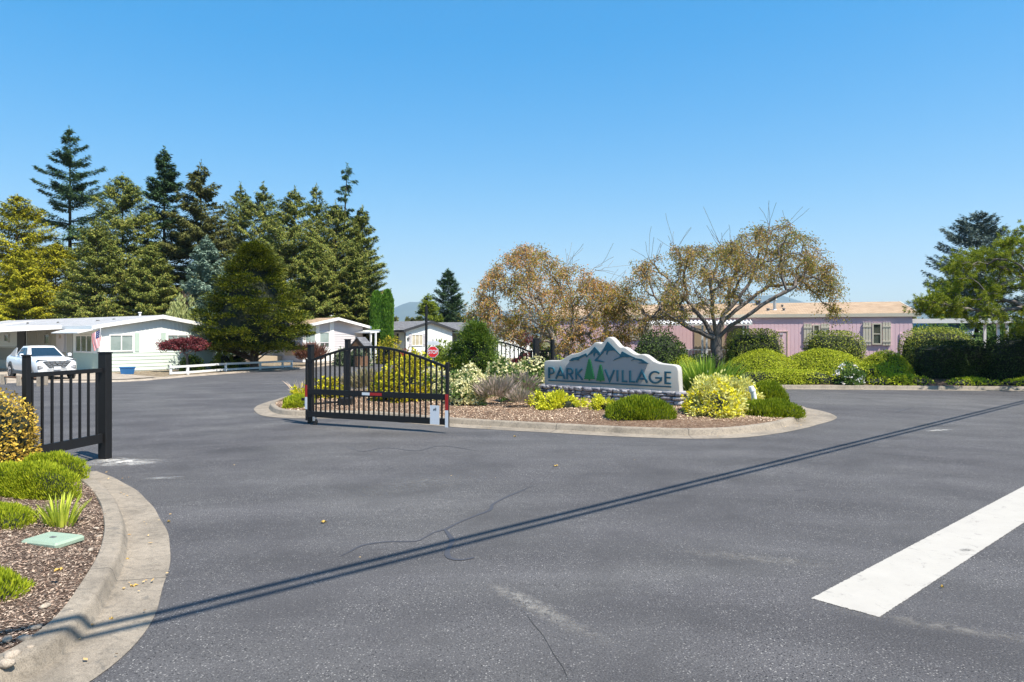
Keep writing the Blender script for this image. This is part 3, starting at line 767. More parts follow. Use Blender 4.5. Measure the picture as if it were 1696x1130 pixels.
# ledgestone plinth: bulging stones on a mortar core
st = MB(); core = MB(); zt = .63; xa_, xb_ = -.12, slen+.02; yb_ = .44
core.box(xa_+.05, xb_-.05, -.03, yb_-.05, -.05, zt-.02); rs = random.Random(5)
def stone_block(c, ux, nrm, w, h, dep):
    """irregular bulging stone on a wall face"""
    nx, nz = 6, 5; P = []
    for i in range(nx):
        row = []
        for j in range(nz):
            u = i/(nx-1)*2-1; v = j/(nz-1)*2-1
            k = (1-abs(u)**4)*(1-abs(v)**4); sq = 1-.12*(u*v)**2*rs.uniform(.5,1.5)
            bul = dep*(k**.5) + rs.uniform(-.012,.012)*k
            p = c + ux*(u*w/2*sq) + Vector((0,0,1))*(v*h/2*sq) + nrm*bul + Vector((0,0,rs.uniform(-.008,.008)))
            row.append(tuple(p))
        P.append(row)
    st.grid(P)
def stone_wall(a, b, nrm):
    a = Vector(a); b = Vector(b); ux = (b-a).normalized(); L = (b-a).length; z = -.02
    hs = [.14,.11,.13,.12,.10,.09]
    i = 0
    while z < zt-.06:
        h = min(hs[i % 6]*rs.uniform(.9,1.15), zt-z-.0); 
        if zt-z-h < .05: h = zt-z
        x = 0
        while x < L-.01:
            w = rs.uniform(.16,.42); 
            if L-x-w < .12: w = L-x
            # sometimes two thin stones in a course
            if rs.random() < .3 and h > .1:
                for q in (0,1): stone_block(a+ux*(x+w/2)+Vector((0,0,z+h*(.25+.5*q))), ux, nrm, w-.008, h/2-.006, rs.uniform(.035,.065))
            else: stone_block(a+ux*(x+w/2)+Vector((0,0,z+h/2)), ux, nrm, w-.008, h-.006, rs.uniform(.04,.08))
            x += w
        z += h; i += 1
stone_wall((xa_,-.03,0),(xb_,-.03,0),Vector((0,-1,0)))
stone_wall((xb_-.05,-.05,0),(xb_-.05,yb_,0),Vector((1,0,0)))
stone_wall((xa_+.05,yb_,0),(xa_+.05,-.05,0),Vector((-1,0,0)))
stone_wall((xb_,yb_-.05,0),(xa_,yb_-.05,0),Vector((0,1,0)))
x = xa_-.03
while x < xb_:
    w = min(rs.uniform(.3,.55), xb_+.03-x)
    st.bbox(x+.004, x+w-.004, -.075, yb_+.02, zt-.055, zt+rs.uniform(-.004,.006), .012); x += w
base = fixn(core.build('plinth', M['mortar'], sign)); so = st.build('stone_facing', M['stone'], sign); smooth_by_angle(so, 60)

# ------------------------------------------------------------------ gates
def gate_leaf(name, label, L, loc, rot, zlo, zend, zpeak, peak=.45, npk=28, group=None, extras=True):
    """leaf runs along local +x from the hinge; arched top"""
    t = thing(name, label, 'gate', loc, rot, group)
    ff = lambda u: zend + (zpeak-zend)*max(0,math.sin(PI*min(1,max(0,(u-.02)/.96))))**.9 if True else 0
    def ztop(u):
        if u < peak: v = u/peak; return zend+.06+(zpeak-zend-.06)*math.sin(v*PI/2)
        v = (u-peak)/(1-peak); return zend+(zpeak-zend)*math.cos(v*PI/2)**1.0
    mb = MB(); n = 26
    for i in range(n): mb.beam((L*i/n,0,ztop(i/n)),(L*(i+1)/n+.003,0,ztop((i+1)/n)),.045,.055)
    mb.build('top_rail', M['black'], t)
    MB().bbox(-.03,.03,-.03,.03,zlo-.09,zend+.14,.004).build('stile', M['black'], t)
    MB().bbox(L-.035,L+.035,-.035,.035,zlo-.04,zend+.12,.004).build('stile', M['black'], t)
    MB().box(.03,L-.035,-.03,.03,zlo,zlo+.14).build('bottom_rail', M['black'], t)
    MB().box(.03,L-.035,-.028,.028,zlo+.56,zlo+.69).build('middle_rail', M['black'], t)
    for i in range(1, npk):
        u = i/npk; MB().box(L*u-.016,L*u+.016,-.016,.016,zlo+.14,ztop(u)-.02).build('picket', M['black'], t)
    return t
hinge = Vector(G(508.5,703)); endp = Vector((XA(741,15.62), 15.62))
gd = endp-hinge; gl = gd.length; gr = math.atan2(gd.y, gd.x)
gt = gate_leaf('driveway_gate', 'open black arched metal driveway gate with red and white reflectors beside the island', gl, (hinge.x-.0,hinge.y,0), gr, .19, 1.48, 1.93, .47)
for (xa, xb, za, zb, m, nm) in ((-.034,.034,.78,1.08,'red','red_reflector'),(-.034,.034,.48,.78,'refl_white','white_reflector'),(gl-.039,gl+.039,.62,.98,'red','red_reflector'),(gl-.039,gl+.039,.24,.62,'refl_white','white_reflector')):
    MB().box(xa,xb,-.041,-.0355,za-.1,zb-.1).build(nm, M[m], gt)
MB().box(gl*.42,gl*.475,-.033,-.0285,.785,.85).build('white_reflector', M['refl_white'], gt)
MB().box(gl*.476,gl*.56,-.033,-.0285,.785,.85).build('red_reflector', M['red'], gt)
pl = MB().box(gl-.43,gl-.19,-.036,-.03,.19,.62).build('notice_plate', M['refl_white'], gt)
MB().prism([(gl-.345,.50),(gl-.31,.50),(gl-.31,.53),(gl-.29,.53),(gl-.29,.50),(gl-.27,.50),(gl-.27,.57),(gl-.285,.57),(gl-.285,.545),(gl-.335,.545)],'y',-.038,-.0362).build('notice_emblem', M['dark_trim'], pl)
w = MB().tube([(.24,-.03,.075),(.24,.03,.075)],.07,16).build('caster_wheel', M['tire'], gt, False)
MB().box(.21,.27,-.045,.045,.10,.20).build('caster_bracket', M['galv'], w)
MB().beam((-.14,-.02,.62),(-.03,-.02,.62),.04,.07).build('latch', M['black'], gt)
def post(name, label, x, y, h, w, rot, group, z=0.0):
    t = thing(name, label, 'post', (x,y,z), rot, group)
    MB().bbox(-w/2,w/2,-w/2,w/2,-.03,h,.006).build('shaft', M['black'], t)
    MB().bbox(-w/2-.012,w/2+.012,-w/2-.012,w/2+.012,h,h+.025,.008).build('cap', M['black'], t)
    return t
hp = Vector((XA(515,17.45),17.45))
post('gate_post', 'thick black square gate post at the hinge end of the open arched gate', hp.x, hp.y, 1.95, .125, gr, 'black gate posts')
bp = Vector((XA(576,20.2),20.2))
post('gate_post', 'black square post standing on the island behind the arched gate pickets', bp.x, bp.y, 1.95, .13, gr, 'black gate posts', .12)
# gate arm between the leaf and the rear post
t = thing('gate_operator_arm', 'low black folding arm and box between the arched gate and the rear post', 'gate opener', (bp.x,bp.y,0), 0)
MB().bbox(-.2,.2,-.42,-.14,.16,.42,.02).build('housing', M['black'], t)
MB().beam((-.2,-.3,.3),(-.95,-1.1,.3),.05,.05).build('arm', M['black'], t)

# left wing panel
pA = Vector(G(174,760)); pB = Vector((XA(44,10.75),10.75))
wa = math.atan2(pA.y-pB.y, pA.x-pB.x); wl = (pA-pB).length
t = thing('fence_panel', 'black picket wing fence panel at the left edge beside the driveway', 'fence', (pB.x,pB.y,0), wa)
MB().bbox(-.045,.045,-.045,.045,-.03,1.88,.006).build('post', M['black'], t)
MB().bbox(-.055,.055,-.055,.055,1.88,1.905,.008).build('post_cap', M['black'], t)
MB().bbox(wl-.08,wl+.08,-.08,.08,-.03,1.885,.008).build('post', M['black'], t)
MB().bbox(wl-.09,wl+.09,-.09,.09,1.885,1.91,.01).build('post_cap', M['black'], t)
MB().box(.055,wl-.09,-.028,.028,.30,.46).build('bottom_rail', M['black'], t)
MB().box(.055,wl-.09,-.028,.028,1.55,1.62).build('top_rail', M['black'], t)
for i in range(8):
    x = .10+(wl-.30)*i/7.+.0; MB().box(x-.016,x+.016,-.016,.016,.46,1.55).build('picket', M['black'], t)

# far gate and wing beyond the flowers
h2 = Vector((XA(880,25.9),25.9)); e2 = Vector((XA(745,27.6),27.6)); d2 = e2-h2
gate_leaf('driveway_gate', 'black arched gate at the far side of the island beyond the green cypress', d2.length, (h2.x,h2.y,.0), math.atan2(d2.y,d2.x), .25, 1.52, 1.98, .5, 20)
post('gate_post', 'thick black post ending the far gate, left of the short fence by the sign', XA(888,25.8), 25.8, 1.98, .19, .5, 'black gate posts', .1)
f0 = Vector((XA(893,25.8),25.8)); f1 = Vector((XA(908,25.5),25.5)); fl = (f1-f0).length+.1
t = thing('fence_panel', 'short black picket fence panel just left of the carved sign', 'fence', (f0.x+.03,f0.y,.1), math.atan2((f1-f0).y,(f1-f0).x))
MB().box(0,fl,-.025,.025,.25,.37).build('bottom_rail', M['black'], t); MB().box(0,fl,-.025,.025,1.5,1.56).build('top_rail', M['black'], t)
MB().bbox(fl,fl+.12,-.06,.06,0,1.95,.005).build('post', M['black'], t)
for i in range(4): x = fl*(i+.6)/4.3; MB().box(x-.013,x+.013,-.013,.013,.37,1.5).build('picket', M['black'], t)

# black lamp-less pole
pp = thing('black_pole', 'tall slim black pole rising in front of the white gabled house', 'pole', (XA(706,45),45,0))
MB().tube([(0,0,0),(0,0,4.1)],[.085,.085],12).build('shaft', M['black'], pp, True)
MB().tube([(0,0,4.1),(0,0,4.22)],[.05,.015],12).build('finial', M['black'], pp, True)

# stop sign with street name plate
def text_mesh(txt, size, depth):
    cu = bpy.data.curves.new('t','FONT'); cu.body = txt; cu.size = size; cu.extrude = depth; cu.offset = size*.018; cu.align_x = 'CENTER'; cu.align_y = 'CENTER'
    o = bpy.data.objects.new('t', cu); COL.objects.link(o); dg = bpy.context.evaluated_depsgraph_get()
    me = bpy.data.meshes.new_from_object(o.evaluated_get(dg)); bpy.data.objects.remove(o); return me
def text_obj(name, txt, size, depth, mat, parent, loc, rot=(PI/2,0,0), sx=1):
    me = text_mesh(txt, size, depth); me.materials.clear(); me.materials.append(mat)
    o = bpy.data.objects.new(name, me); COL.objects.link(o); o.parent = parent; o.location = loc; o.rotation_euler = rot; o.scale = (sx,1,1); return o
YS = 39.4; zc = ZA(583,YS)
t = thing('stop_sign', 'red octagonal STOP sign with a small white name plate above it', 'road sign', (XA(717,YS),YS,0), -.1)
MB().tube([(0,.03,0),(0,.03,zc+.72)],.03,8).build('sign_post', M['galv'], t, True)
octo = lambda r: [(r*math.cos(PI/8+k*PI/4), zc+r*math.sin(PI/8+k*PI/4)) for k in range(8)]
MB().prism(octo(.345),'y',-.012,0).build('sign_border', M['refl_white'], t)
o = MB().prism(octo(.315),'y',-.018,-.0125).build('sign_face', M['stopred'], t)
text_obj('lettering', 'STOP', .31, .003, M['refl_white'], o, (0,-.024,zc-.01), sx=.74)
pn = MB(); R = [(.30,.10),(.34,.05),(.34,-.11),(-.34,-.11),(-.34,.06),(-.29,.11),(.24,.11)]
pn.prism([(x+.02,zc+.50+y) for x,y in R[::-1]],'y',-.018,-.005); pn = pn.build('name_plate', M['refl_white'], t)
lt = MB(); [lt.box(-.20+i*.05,-.17+i*.05,-.021,-.0182,zc+.44,zc+.47) for i in range(9)]; [lt.box(-.05+i*.05,-.03+i*.05,-.021,-.0182,zc+.52,zc+.54) for i in range(3)]
lt.build('faint_lettering', M['green_trim'], pn)

# low white rail fence
t = thing('rail_fence', 'low white two-rail fence along the road in front of the golden cypress', 'fence', (0,0,0))
RP = [G(283,622),G(311,621.6),G(374,616.5),G(431,613.5),G(468,611.2),G(483,610.6)]
for x, y in RP: MB().bbox(x-.06,x+.06,y-.06,y+.06,.0,.56,.01).build('post', M['white_trim'], t)
for z, nm in ((.50,'rail'),(.16,'rail')):
    mb = MB()
    for (x0,y0),(x1,y1) in zip(RP[1:],RP[2:]): mb.beam((x0,y0-.07,z),(x1,y1-.07,z),.05,.12)
    mb.beam((RP[0][0],RP[0][1]-.07,z-.03),(RP[1][0],RP[1][1]-.07,z),.05,.12)
    mb.build(nm, M['white_trim'], t)
# parking rail
t = thing('parking_rail', 'low rail of pale posts with rusty pipes in front of the white pickup', 'rail', (0,0,0))
K = [(XA(6,31.4),31.4),(XA(33,30.6),30.6),(XA(66,30.2),30.2),(XA(74,30.9),30.9)]
for x, y in K: MB().bbox(x-.1,x+.1,y-.09,y+.09,0,.46 ,.012).build('post', M['driveway'], t)
for i in (0,1): MB().tube([(K[i][0],K[i][1],.34),(K[i+1][0],K[i+1][1],.34)],.035,8).build('pipe', M['wood'], t, True)
# recycling box
t = thing('recycling_bin', 'blue plastic recycling bin on the ground by the pale house wall', 'bin', (XA(211,38.6),38.6,.06), .5)
mb = MB()
for s0,s1,z0,z1 in ((.26,.31,0,.34),(.33,.33,.34,.40)):
    P = [[(-s0*1.2,-s0*.8,z0),(s0*1.2,-s0*.8,z0),(s0*1.2,s0*.8,z0),(-s0*1.2,s0*.8,z0),(-s0*1.2,-s0*.8,z0)],[(-s1*1.2,-s1*.8,z1),(s1*1.2,-s1*.8,z1),(s1*1.2,s1*.8,z1),(-s1*1.2,s1*.8,z1),(-s1*1.2,-s1*.8,z1)]]
    mb.grid(P)
mb.build('tub', M['blue_plastic'], t); MB().bbox(-.33,.33,-.22,.22,.36,.375,.003).build('papers', M['refl_white'], t)
# wishing well
YW = 49; t = thing('wishing_well', 'little wooden wishing well with a grey shingled roof in front of the grey house', 'wishing well', (XA(598,YW),YW,.05), -.35)
MB().tube([(0,0,0),(0,0,.7)],.5,14).build('well_wall', M['wood'], t)
for x in (-.42,.42): MB().box(x-.04,x+.04,-.04,.04,.7,1.5).build('upright', M['wood'], t)
for s in (-1,1):
    mb = MB(); mb.prism([(0,1.98),(s*.66,1.28),(s*.70,1.32),(0,2.05)] if s>0 else [(0,2.05),(-.70,1.32),(-.66,1.28),(0,1.98)],'y',-.55,.55); fixn(mb.build('roof_slope', M['shingle_grey'], t))
fixn(MB().prism([(-.5,1.42),(.5,1.42),(0,1.93)],'y',-.5,-.46).build('gable_board', M['wood'], t))
# irrigation lid
cN = G(88,896,.16); t = thing('valve_box_lid', 'pale green plastic valve box lid lying in the bark mulch', 'utility lid', (cN[0],cN[1],zn(*cN)+.004), -.28)
MB().bbox(-.23,.23,-.165,.165,0,.05,.02).build('lid', M['lid'], t); 
mb = MB(); mb.bbox(-.03,.03,-.02,.02,.051,.056,.004); mb.build('bolt_cap', M['cladding'], t)
# capped spotlight in the heather
tq = thing('landscape_light', 'white and grey landscape spotlight tilted among the green heather right of the sign', 'light', (XA(1250,18.3),18.3,.42), -.2)
MB().tube([(0,0,0),(-.03,0,.22),(-.06,-.02,.32)],.07,12).build('housing', M['refl_white'], tq, True)
MB().tube([(-.06,-.02,.32),(-.10,-.03,.44)],[.085,.06],12).build('hood', M['refl_white'], tq, True)
MB().tube([(0,0,-.1),(0,0,.04)],.03,8).build('stake', M['cladding'], tq)
# US flag on a pole bracket
YF = 38.6; t = thing('flag', 'small stars and stripes flag hanging on a slanted pole at the white house corner', 'flag', (XA(163,YF),YF,0), .35)
MB().tube([(0,0,1.15),(.12,-.05,2.75)],.016,6).build('flagpole', M['white_trim'], t)
cl = MB(); nx, nz = 13, 8
def fp(i,j): # i stripes down the drape, j along
    u = i/13.; v = j/(nz-1.)
    return (.10-.42*u*(1-.25*v)+.05*math.sin(v*5+u*3)*.5, -.04+.05*math.sin(u*7+v*2), 2.55-.95*v-.25*u+.0)
for i in range(13):
    cl.grid([[fp(i,j) for j in range(nz)],[fp(i+1,j) for j in range(nz)]], m=i%2)
f = cl.build('flag_cloth', [M['stopred'],M['refl_white']], t, True)
ca = MB(); ca.grid([[tuple(Vector(fp(i,j))+Vector((0,-.012,0))) for j in range(4)] for i in range(0,8)]); ca = ca.build('canton', M['navy'], f, True)
sm = MB()
for i in range(1,7,2):
    for j in (0.6,1.4,2.2):
        c = Vector(fp(i,j))+Vector((0,-.02,0)); sm.box(c.x-.012,c.x+.012,c.y-.001,c.y,c.z-.012,c.z+.012)
sm.build('stars', M['refl_white'], ca)

# ------------------------------------------------------------------ pickup
def make_car():
    t = thing('pickup_truck', 'white crew cab pickup parked on the concrete drive beside the white house', 'pickup', (XA(68,35.0),35.0,.08), math.radians(50)); t.scale = (.96,.96,.97)
    S = [(-2.46,.66,.40,.80,.84),(-2.42,.84,.30,.86,.96),(-2.30,.91,.25,.90,1.03),(-2.0,.945,.24,.93,1.07),(-1.5,.955,.26,.95,1.10),(-1.0,.955,.28,.96,1.13),(0,.955,.28,.97,1.12),(.9,.955,.28,.99,1.14),(1.5,.955,.28,1.02,1.17),(2.2,.945,.28,1.04,1.19),(2.42,.92,.36,1.04,1.17),(2.46,.85,.45,1.0,1.12)]
    P = []
    for y,w,zb,zs,zt in S:
        half = [(0,zb),(w*.6,zb),(w*.93,zb+.03),(w,zb+.22),(w*1.005,zb+.42),(w*.985,zs-.06),(w*.95,zs+.02),(w*.84,zt-.02),(w*.5,zt+.012),(0,zt+.02)]
        ring = half + [(-x,z) for x,z in half[-2:0:-1]]
        P.append([(x,y,z) for x,z in ring])
    P = np.array(P).transpose(1,0,2); mb = MB(); mb.grid(P, closeu=True)
    mb.add(P[:,0], [tuple(range(P.shape[0]))]); mb.add(P[:,-1], [tuple(range(P.shape[0]-1,-1,-1))])
    body = fixn(mb.build('body', M['carpaint'], t)); smooth_by_angle(body, 38)
    # cabin
    B = [(-.80,-1.12),(.80,-1.12),(.86,-.6),(.87,.9),(.84,1.30),(-.84,1.30),(-.87,.9),(-.86,-.6)]
    T = [(-.58,-.22),(.58,-.22),(.62,0),(.62,.70),(.58,.92),(-.58,.92),(-.62,.70),(-.62,0)]
    zs_ = [1.05,1.60,1.655]
    P = [[(x,y,1.05) for x,y in B],[(x,y,1.585) for x,y in T],[(x*.93,y*.93+.02,1.64) for x,y in T],[(x*.5,y*.6+.1,1.67) for x,y in T]]
    mb = MB(); mb.grid(np.array(P).transpose(1,0,2), closeu=True); mb.add(P[3], [tuple(range(8))])
    cab = fixn(mb.build('cabin', M['carpaint'], t)); smooth_by_angle(cab, 30)
    # sloping sail panels behind the cabin
    for s in (-1,1):
        fixn(MB().prism([(1.1,1.12),(2.0,1.17),(1.15,1.48),(.85,1.56)],'x',s*.80,s*.86).build('sail_panel', M['carpaint'], t))
    def panel(nm, q, m, lift=.012, par=cab):
        q = [Vector(p) for p in q]; nrm = (q[1]-q[0]).cross(q[-1]-q[0]).normalized(); c = sum(q,Vector())/len(q)
        if nrm.dot(c-Vector((0,.2,1.2))) < 0: nrm = -nrm
        mb = MB(); n = len(q); v = [tuple(p+nrm*lift) for p in q]+[tuple(p-nrm*.01) for p in q]
        mb.add(v, [tuple(range(n))]+[(i,(i+1)%n,(i+1)%n+n,i+n) for i in range(n)]); return fixn(mb.build(nm, M[m], par))
    L3 = lambda a,b,t_: tuple(a[i]+(b[i]-a[i])*t_ for i in range(3))
    b0,b1 = (-.80,-1.12,1.05),(.80,-1.12,1.05); t0,t1 = (-.58,-.22,1.585),(.58,-.22,1.585)
    panel('windshield', [L3(L3(b0,b1,.045),L3(t0,t1,.045),.14),L3(L3(b0,b1,.955),L3(t0,t1,.955),.14),L3(L3(b0,b1,.94),L3(t0,t1,.94),.95),L3(L3(b0,b1,.06),L3(t0,t1,.06),.95)], 'carglass')
    for s in (-1,1):
        w0 = [(s*.865,-.62,1.16),(s*.872,.12,1.16),(s*.652,.12,1.55),(s*.655,-.08,1.55)]
        w1 = [(s*.873,.18,1.16),(s*.873,.78,1.18),(s*.665,.62,1.53),(s*.652,.18,1.55)]
        for q in (w0,w1): panel('side_window', [(s*(abs(x)-.045 if z<1.3 else abs(x)-.02),y,z) for x,y,z in q], 'carglass', .03)
    panel('rear_window', [(-.6,1.22,1.15),(.6,1.22,1.15),(.5,.97,1.52),(-.5,.97,1.52)], 'carglass', .02)
    # wheels
    for y in (-1.62,1.55):
        for s in (-1,1):
            a = MB(); a.tube([(s*.90,y,.40),(s*.975,y,.40)],[.45,.45],24); a.build('wheel_arch', M['cladding'], t)
            w = MB().tube([(s*.76,y,.355),(s*.80,y,.355),(s*.97,y,.355),(s*.995,y,.355)],[.33,.365,.365,.33],28).build('wheel', M['tire'], t, False)
            rm = MB(); rm.tube([(s*.96,y,.355),(s*1.0,y,.355)],[.23,.235],20)
            for k in range(5):
                an = 2*PI*k/5; rm.beam((s*1.008,y,.355),(s*1.004,y+.21*math.cos(an),.355+.21*math.sin(an)),.05,.03)
            rm.build('rim', M['rim'], w)
    for s in (-1,1): MB().bbox(min(s*.93,s*.972),max(s*.93,s*.972),-1.15,1.08,.24,.40,.006).build('sill_cladding', M['cladding'], t)
    # front
    g = fixn(MB().prism([(-.62,.90),(-.36,.60),(.36,.60),(.62,.90),(.40,.93),(-.40,.93)],'y',-2.475,-2.40).build('grille', M['cladding'], t))
    bars = MB()
    for r, z in enumerate((.65,.735,.82,.895)):
        wd = .36+(z-.60)*.8
        n = 4 if r < 2 else 5
        for k in range(n):
            x0 = -wd + 2*wd*(k+.12)/n; x1 = -wd + 2*wd*(k+.80)/n; bars.bbox(x0,x1,-2.50,-2.476,z-.022,z+.022,.004)
    bars.build('grille_bars', M['chrome'], g)
    MB().tube([(0,-2.50,.86),(0,-2.52,.86)],.07,16).build('round_badge', M['chrome'], g)
    for s in (-1,1):
        fixn(MB().prism([(s*.42,.93),(s*.86,.99),(s*.87,1.02),(s*.42,.965)][::s],'y',-2.44,-2.30).build('daytime_light', M['cladding'], t))
        h = MB().bbox(min(s*.56,s*.84),max(s*.56,s*.84),-2.455,-2.36,.54,.70,.015).build('headlight', M['cladding'], t)
        MB().bbox(min(s*.60,s*.80),max(s*.60,s*.80),-2.468,-2.454,.57,.67,.01).build('lens', M['lampglass'], h)
        m = MB().bbox(min(s*.99,s*1.16),max(s*.99,s*1.16),-.86,-.72,1.13,1.28,.03).build('mirror', M['carpaint'], t)
        MB().beam((s*.9,-.78,1.13),(s*1.02,-.79,1.17),.06,.04).build('mirror_arm', M['cladding'], m)
        MB().bbox(min(s*.955,s*.975),max(s*.955,s*.975),-.25,-.08,.93,.965,.004).build('door_handle', M['carpaint'], t)
        MB().bbox(min(s*.955,s*.975),max(s*.955,s*.975),.60,.77,.94,.975,.004).build('door_handle', M['carpaint'], t)
    MB().bbox(-.85,.85,-2.44,-2.30,.24,.36,.01).build('bumper_cladding', M['cladding'], t)
    MB().bbox(-.155,.155,-2.515,-2.50,.50,.64,.004).build('number_plate', M['refl_white'], t)
    MB().bbox(-.45,.45,-2.46,-2.42,.44,.57,.01).build('lower_bumper', M['carpaint'], t)
    return t
make_car()
# ------------------------------------------------------------------ houses
RA = math.atan2(.8,.6); EX = Vector((.6,.8)); EY = Vector((-.8,.6))
class House:
    def __init__(s, name, label, C1, w, L, ze, zp, wall, roof, fascia, over=.45, ov=.5, z0=.05, cat='house', dy=(-.8,.6)):
        d_ = Vector(dy).normalized(); s.EY = d_; s.EX = Vector((d_.y,-d_.x)); s.RA = math.atan2(s.EX.y,s.EX.x)
        s.C = Vector(C1); s.w = w; s.L = L; s.ze = ze; s.zp = zp; s.over = over
        s.t = thing(name, label, cat, (C1[0],C1[1],0), s.RA)
        k = (zp-ze)/(w/2)
        o = MB().prism([(0,0),(w,0),(w,ze),(w/2,zp),(0,ze)],'y',0,L).build('wall', M[wall], s.t); fixn(o); s.wall = o
        r = MB(); th = .13
        for sg in (-1,1):
            xe = w/2+sg*(w/2+ov); zE = ze-k*ov
            pl = [(w/2,zp+.03),(xe,zE+.03),(xe,zE+.03+th*.7),(w/2,zp+.03+th)]
            r.prism(pl,'y',-over,L+over)
        s.roof = fixn(r.build('roof', M[roof], s.t))
        for y0,y1 in ((-over-.05,-over-.002),(L+over+.002,L+over+.05)):
            for sg in (-1,1):
                f = MB()
                xe = w/2+sg*(w/2+ov+.02); zE = ze-k*(ov+.02)
                f.prism([(w/2+sg*.0005,zp-.06),(xe,zE-.06),(xe,zE+.03+th*.7+.02),(w/2+sg*.0005,zp+.03+th+.02)],'y',y0,y1)
                fixn(f.build('bargeboard', M[fascia], s.roof))
        g = MB()
        for sg in (-1,1):
            xe = w/2+sg*(w/2+ov+.003); zE = ze-k*ov
            g.box(min(xe,xe+sg*.06),max(xe,xe+sg*.06),-over,L+over,zE-.06,zE+.03+th*.7)
        g.build('gutter', M[fascia], s.roof)
    def gx(s, px):   # gable plane y=0
        k = (px-CX)/F; a = (k*s.C.y-s.C.x)/(s.EX.x-k*s.EX.y); return a
    def gz(s, px, py): Y = s.C.y+s.EX.y*s.gx(px); return ZA(py, Y)
    def sy(s, px, xo=0):   # side plane x=xo
        c = s.C+s.EX*xo; k = (px-CX)/F; return (k*c.y-c.x)/(s.EY.x-k*s.EY.y)
    def sz(s, px, py, xo=0): c = s.C+s.EX*xo; Y = c.y+s.EY.y*s.sy(px,xo); return ZA(py, Y)
    def laps(s, face, a0, a1, z0, z1, mat, step=.2, topf=None):
        mb = MB(); z = z0
        while z < z1-.01:
            zt = min(z+step, z1); p = [(-.030,z),(-.008,zt),(.01,zt),(.01,z)]
            if topf:
                lo, hi = topf(zt, a0, a1)
                if hi-lo < .1: z = zt; continue
            else: lo, hi = a0, a1
            if face == 'G': mb.prism([(q[0],q[1]) for q in p][::-1],'x',lo,hi)
            else: mb.prism(p,'y',lo,hi)
            z = zt
        return fixn(mb.build('lap_siding', M[mat], s.t))
    def ribs(s, face, a0, a1, z0, zf, mat, step=.2, wd=.05, dp=.014):
        mb = MB(); a = a0+.02
        while a < a1-wd:
            zt = zf(a) if callable(zf) else zf
            if face == 'G': mb.box(a,a+wd,-.014,.01,z0,zt)
            else: mb.box(-dp,.01,a,a+wd,z0,zt)
            a += step
        return mb.build('siding_ribs', M[mat], s.t)
    def win(s, face, a0, a1, z0, z1, glass='glass', frame='white_trim', mull=1, shut=None, sw=.35, bars=0, off=0, sills=True):
        """a window: frame with a pane set in it"""
        fr = MB(); t = .07; d0, d1 = -.07-off, .01-off
        def bx(mb, u0,u1,w0,w1,e0,e1):
            if face == 'G': mb.box(u0,u1,e0,e1,w0,w1)
            else: mb.box(e0,e1,u0,u1,w0,w1)
        bx(fr,a0,a1,z0,z0+t,d0,d1); bx(fr,a0,a1,z1-t,z1,d0,d1); bx(fr,a0,a0+t,z0+t,z1-t,d0,d1); bx(fr,a1-t,a1,z0+t,z1-t,d0,d1)
        for i in range(mull):
            c = a0+(a1-a0)*(i+1)/(mull+1); bx(fr,c-.03,c+.03,z0+t,z1-t,d0+.008,d1)
        for i in range(bars):
            c = z0+(z1-z0)*(i+1)/(bars+1); bx(fr,a0+t,a1-t,c-.025,c+.025,d0+.012,d1)
        f = fr.build('window', M[frame], s.t)
        pn = MB(); bx(pn,a0+t,a1-t,z0+t,z1-t,-.035-off,-.02-off); pn.build('pane', M[glass], f)
        if shut:
            for u0,u1 in ((a0-sw-.04,a0-.04),(a1+.04,a1+sw+.04)):
                sh = MB(); n = 3
                for i in range(n): q0 = u0+(u1-u0)*i/n; q1 = u0+(u1-u0)*(i+1)/n; bx(sh,q0+.012,q1-.012,z0-.04,z1+.04,-.05-off,.005-off)
                for zz in (z0+.12,z1-.22): bx(sh,u0,u1,zz,zz+.09,-.065-off,-.0495-off)
                bx(sh,u0+.01,u1-.01,z0-.03,z1+.03,-.025-off,.005-off)
                sh.build('shutter', M[shut], f)
        return f
    def vent(s, x, y, h, r=.05, m='galv', cap=True):
        z = s.zp+.1-abs(x-s.w/2)*(s.zp-s.ze)/(s.w/2)
        mb = MB().tube([(x,y,z-.05),(x,y,z+h)],r,10)
        if cap: mb.tube([(x,y,z+h),(x,y,z+h+.05)],[r*1.7,r*1.3],10)
        mb.tube([(x,y,z-.03),(x,y,z+.06)],[r*2.2,r*1.2],10)
        mb.build('roof_vent', M[m], s.roof)

# --- white and sage house on the left
h = House('white_house','long white house with sage lap siding below and a pale grey roof behind the pickup',(XA(166,40),40),6.9,25,2.72,3.30,'white_wall','roof_pale','white_trim',.28)
top = lambda a: h.ze+(h.zp-h.ze)*(1-abs(a-h.w/2)/(h.w/2))
zl = h.gz(200,583)-.0
h.laps('G',0,h.w,.12,zl,'green_wall',.21)
h.ribs('G',0,h.w,h.gz(200,552)+.0,lambda a: top(a)-.02,'white_wall',.25,.05)
h.win('G',h.gx(180),h.gx(220.5),h.gz(200,582.5),h.gz(200,554),'glass_blind',mull=1)
MB().box(h.gx(223),h.gx(230.5),-.04,.005,h.gz(226,582.5),h.gz(226,551.5)).build('shutter', M['green_trim'], h.t)
h.win('G',h.gx(276),h.gx(312),h.gz(295,578),h.gz(295,554),'glass_blind',mull=1)
for p,q in ((267,274),(314,321)): MB().box(h.gx(p),h.gx(q),-.04,.005,h.gz(290,579),h.gz(290,551)).build('shutter', M['green_trim'], h.t)
b = MB(); b.box(-.06,.05,-.06,.04,.05,2.7); b.box(h.w-.05,h.w+.05,-.06,.04,.05,2.7); b.build('corner_board', M['white_trim'], h.t)
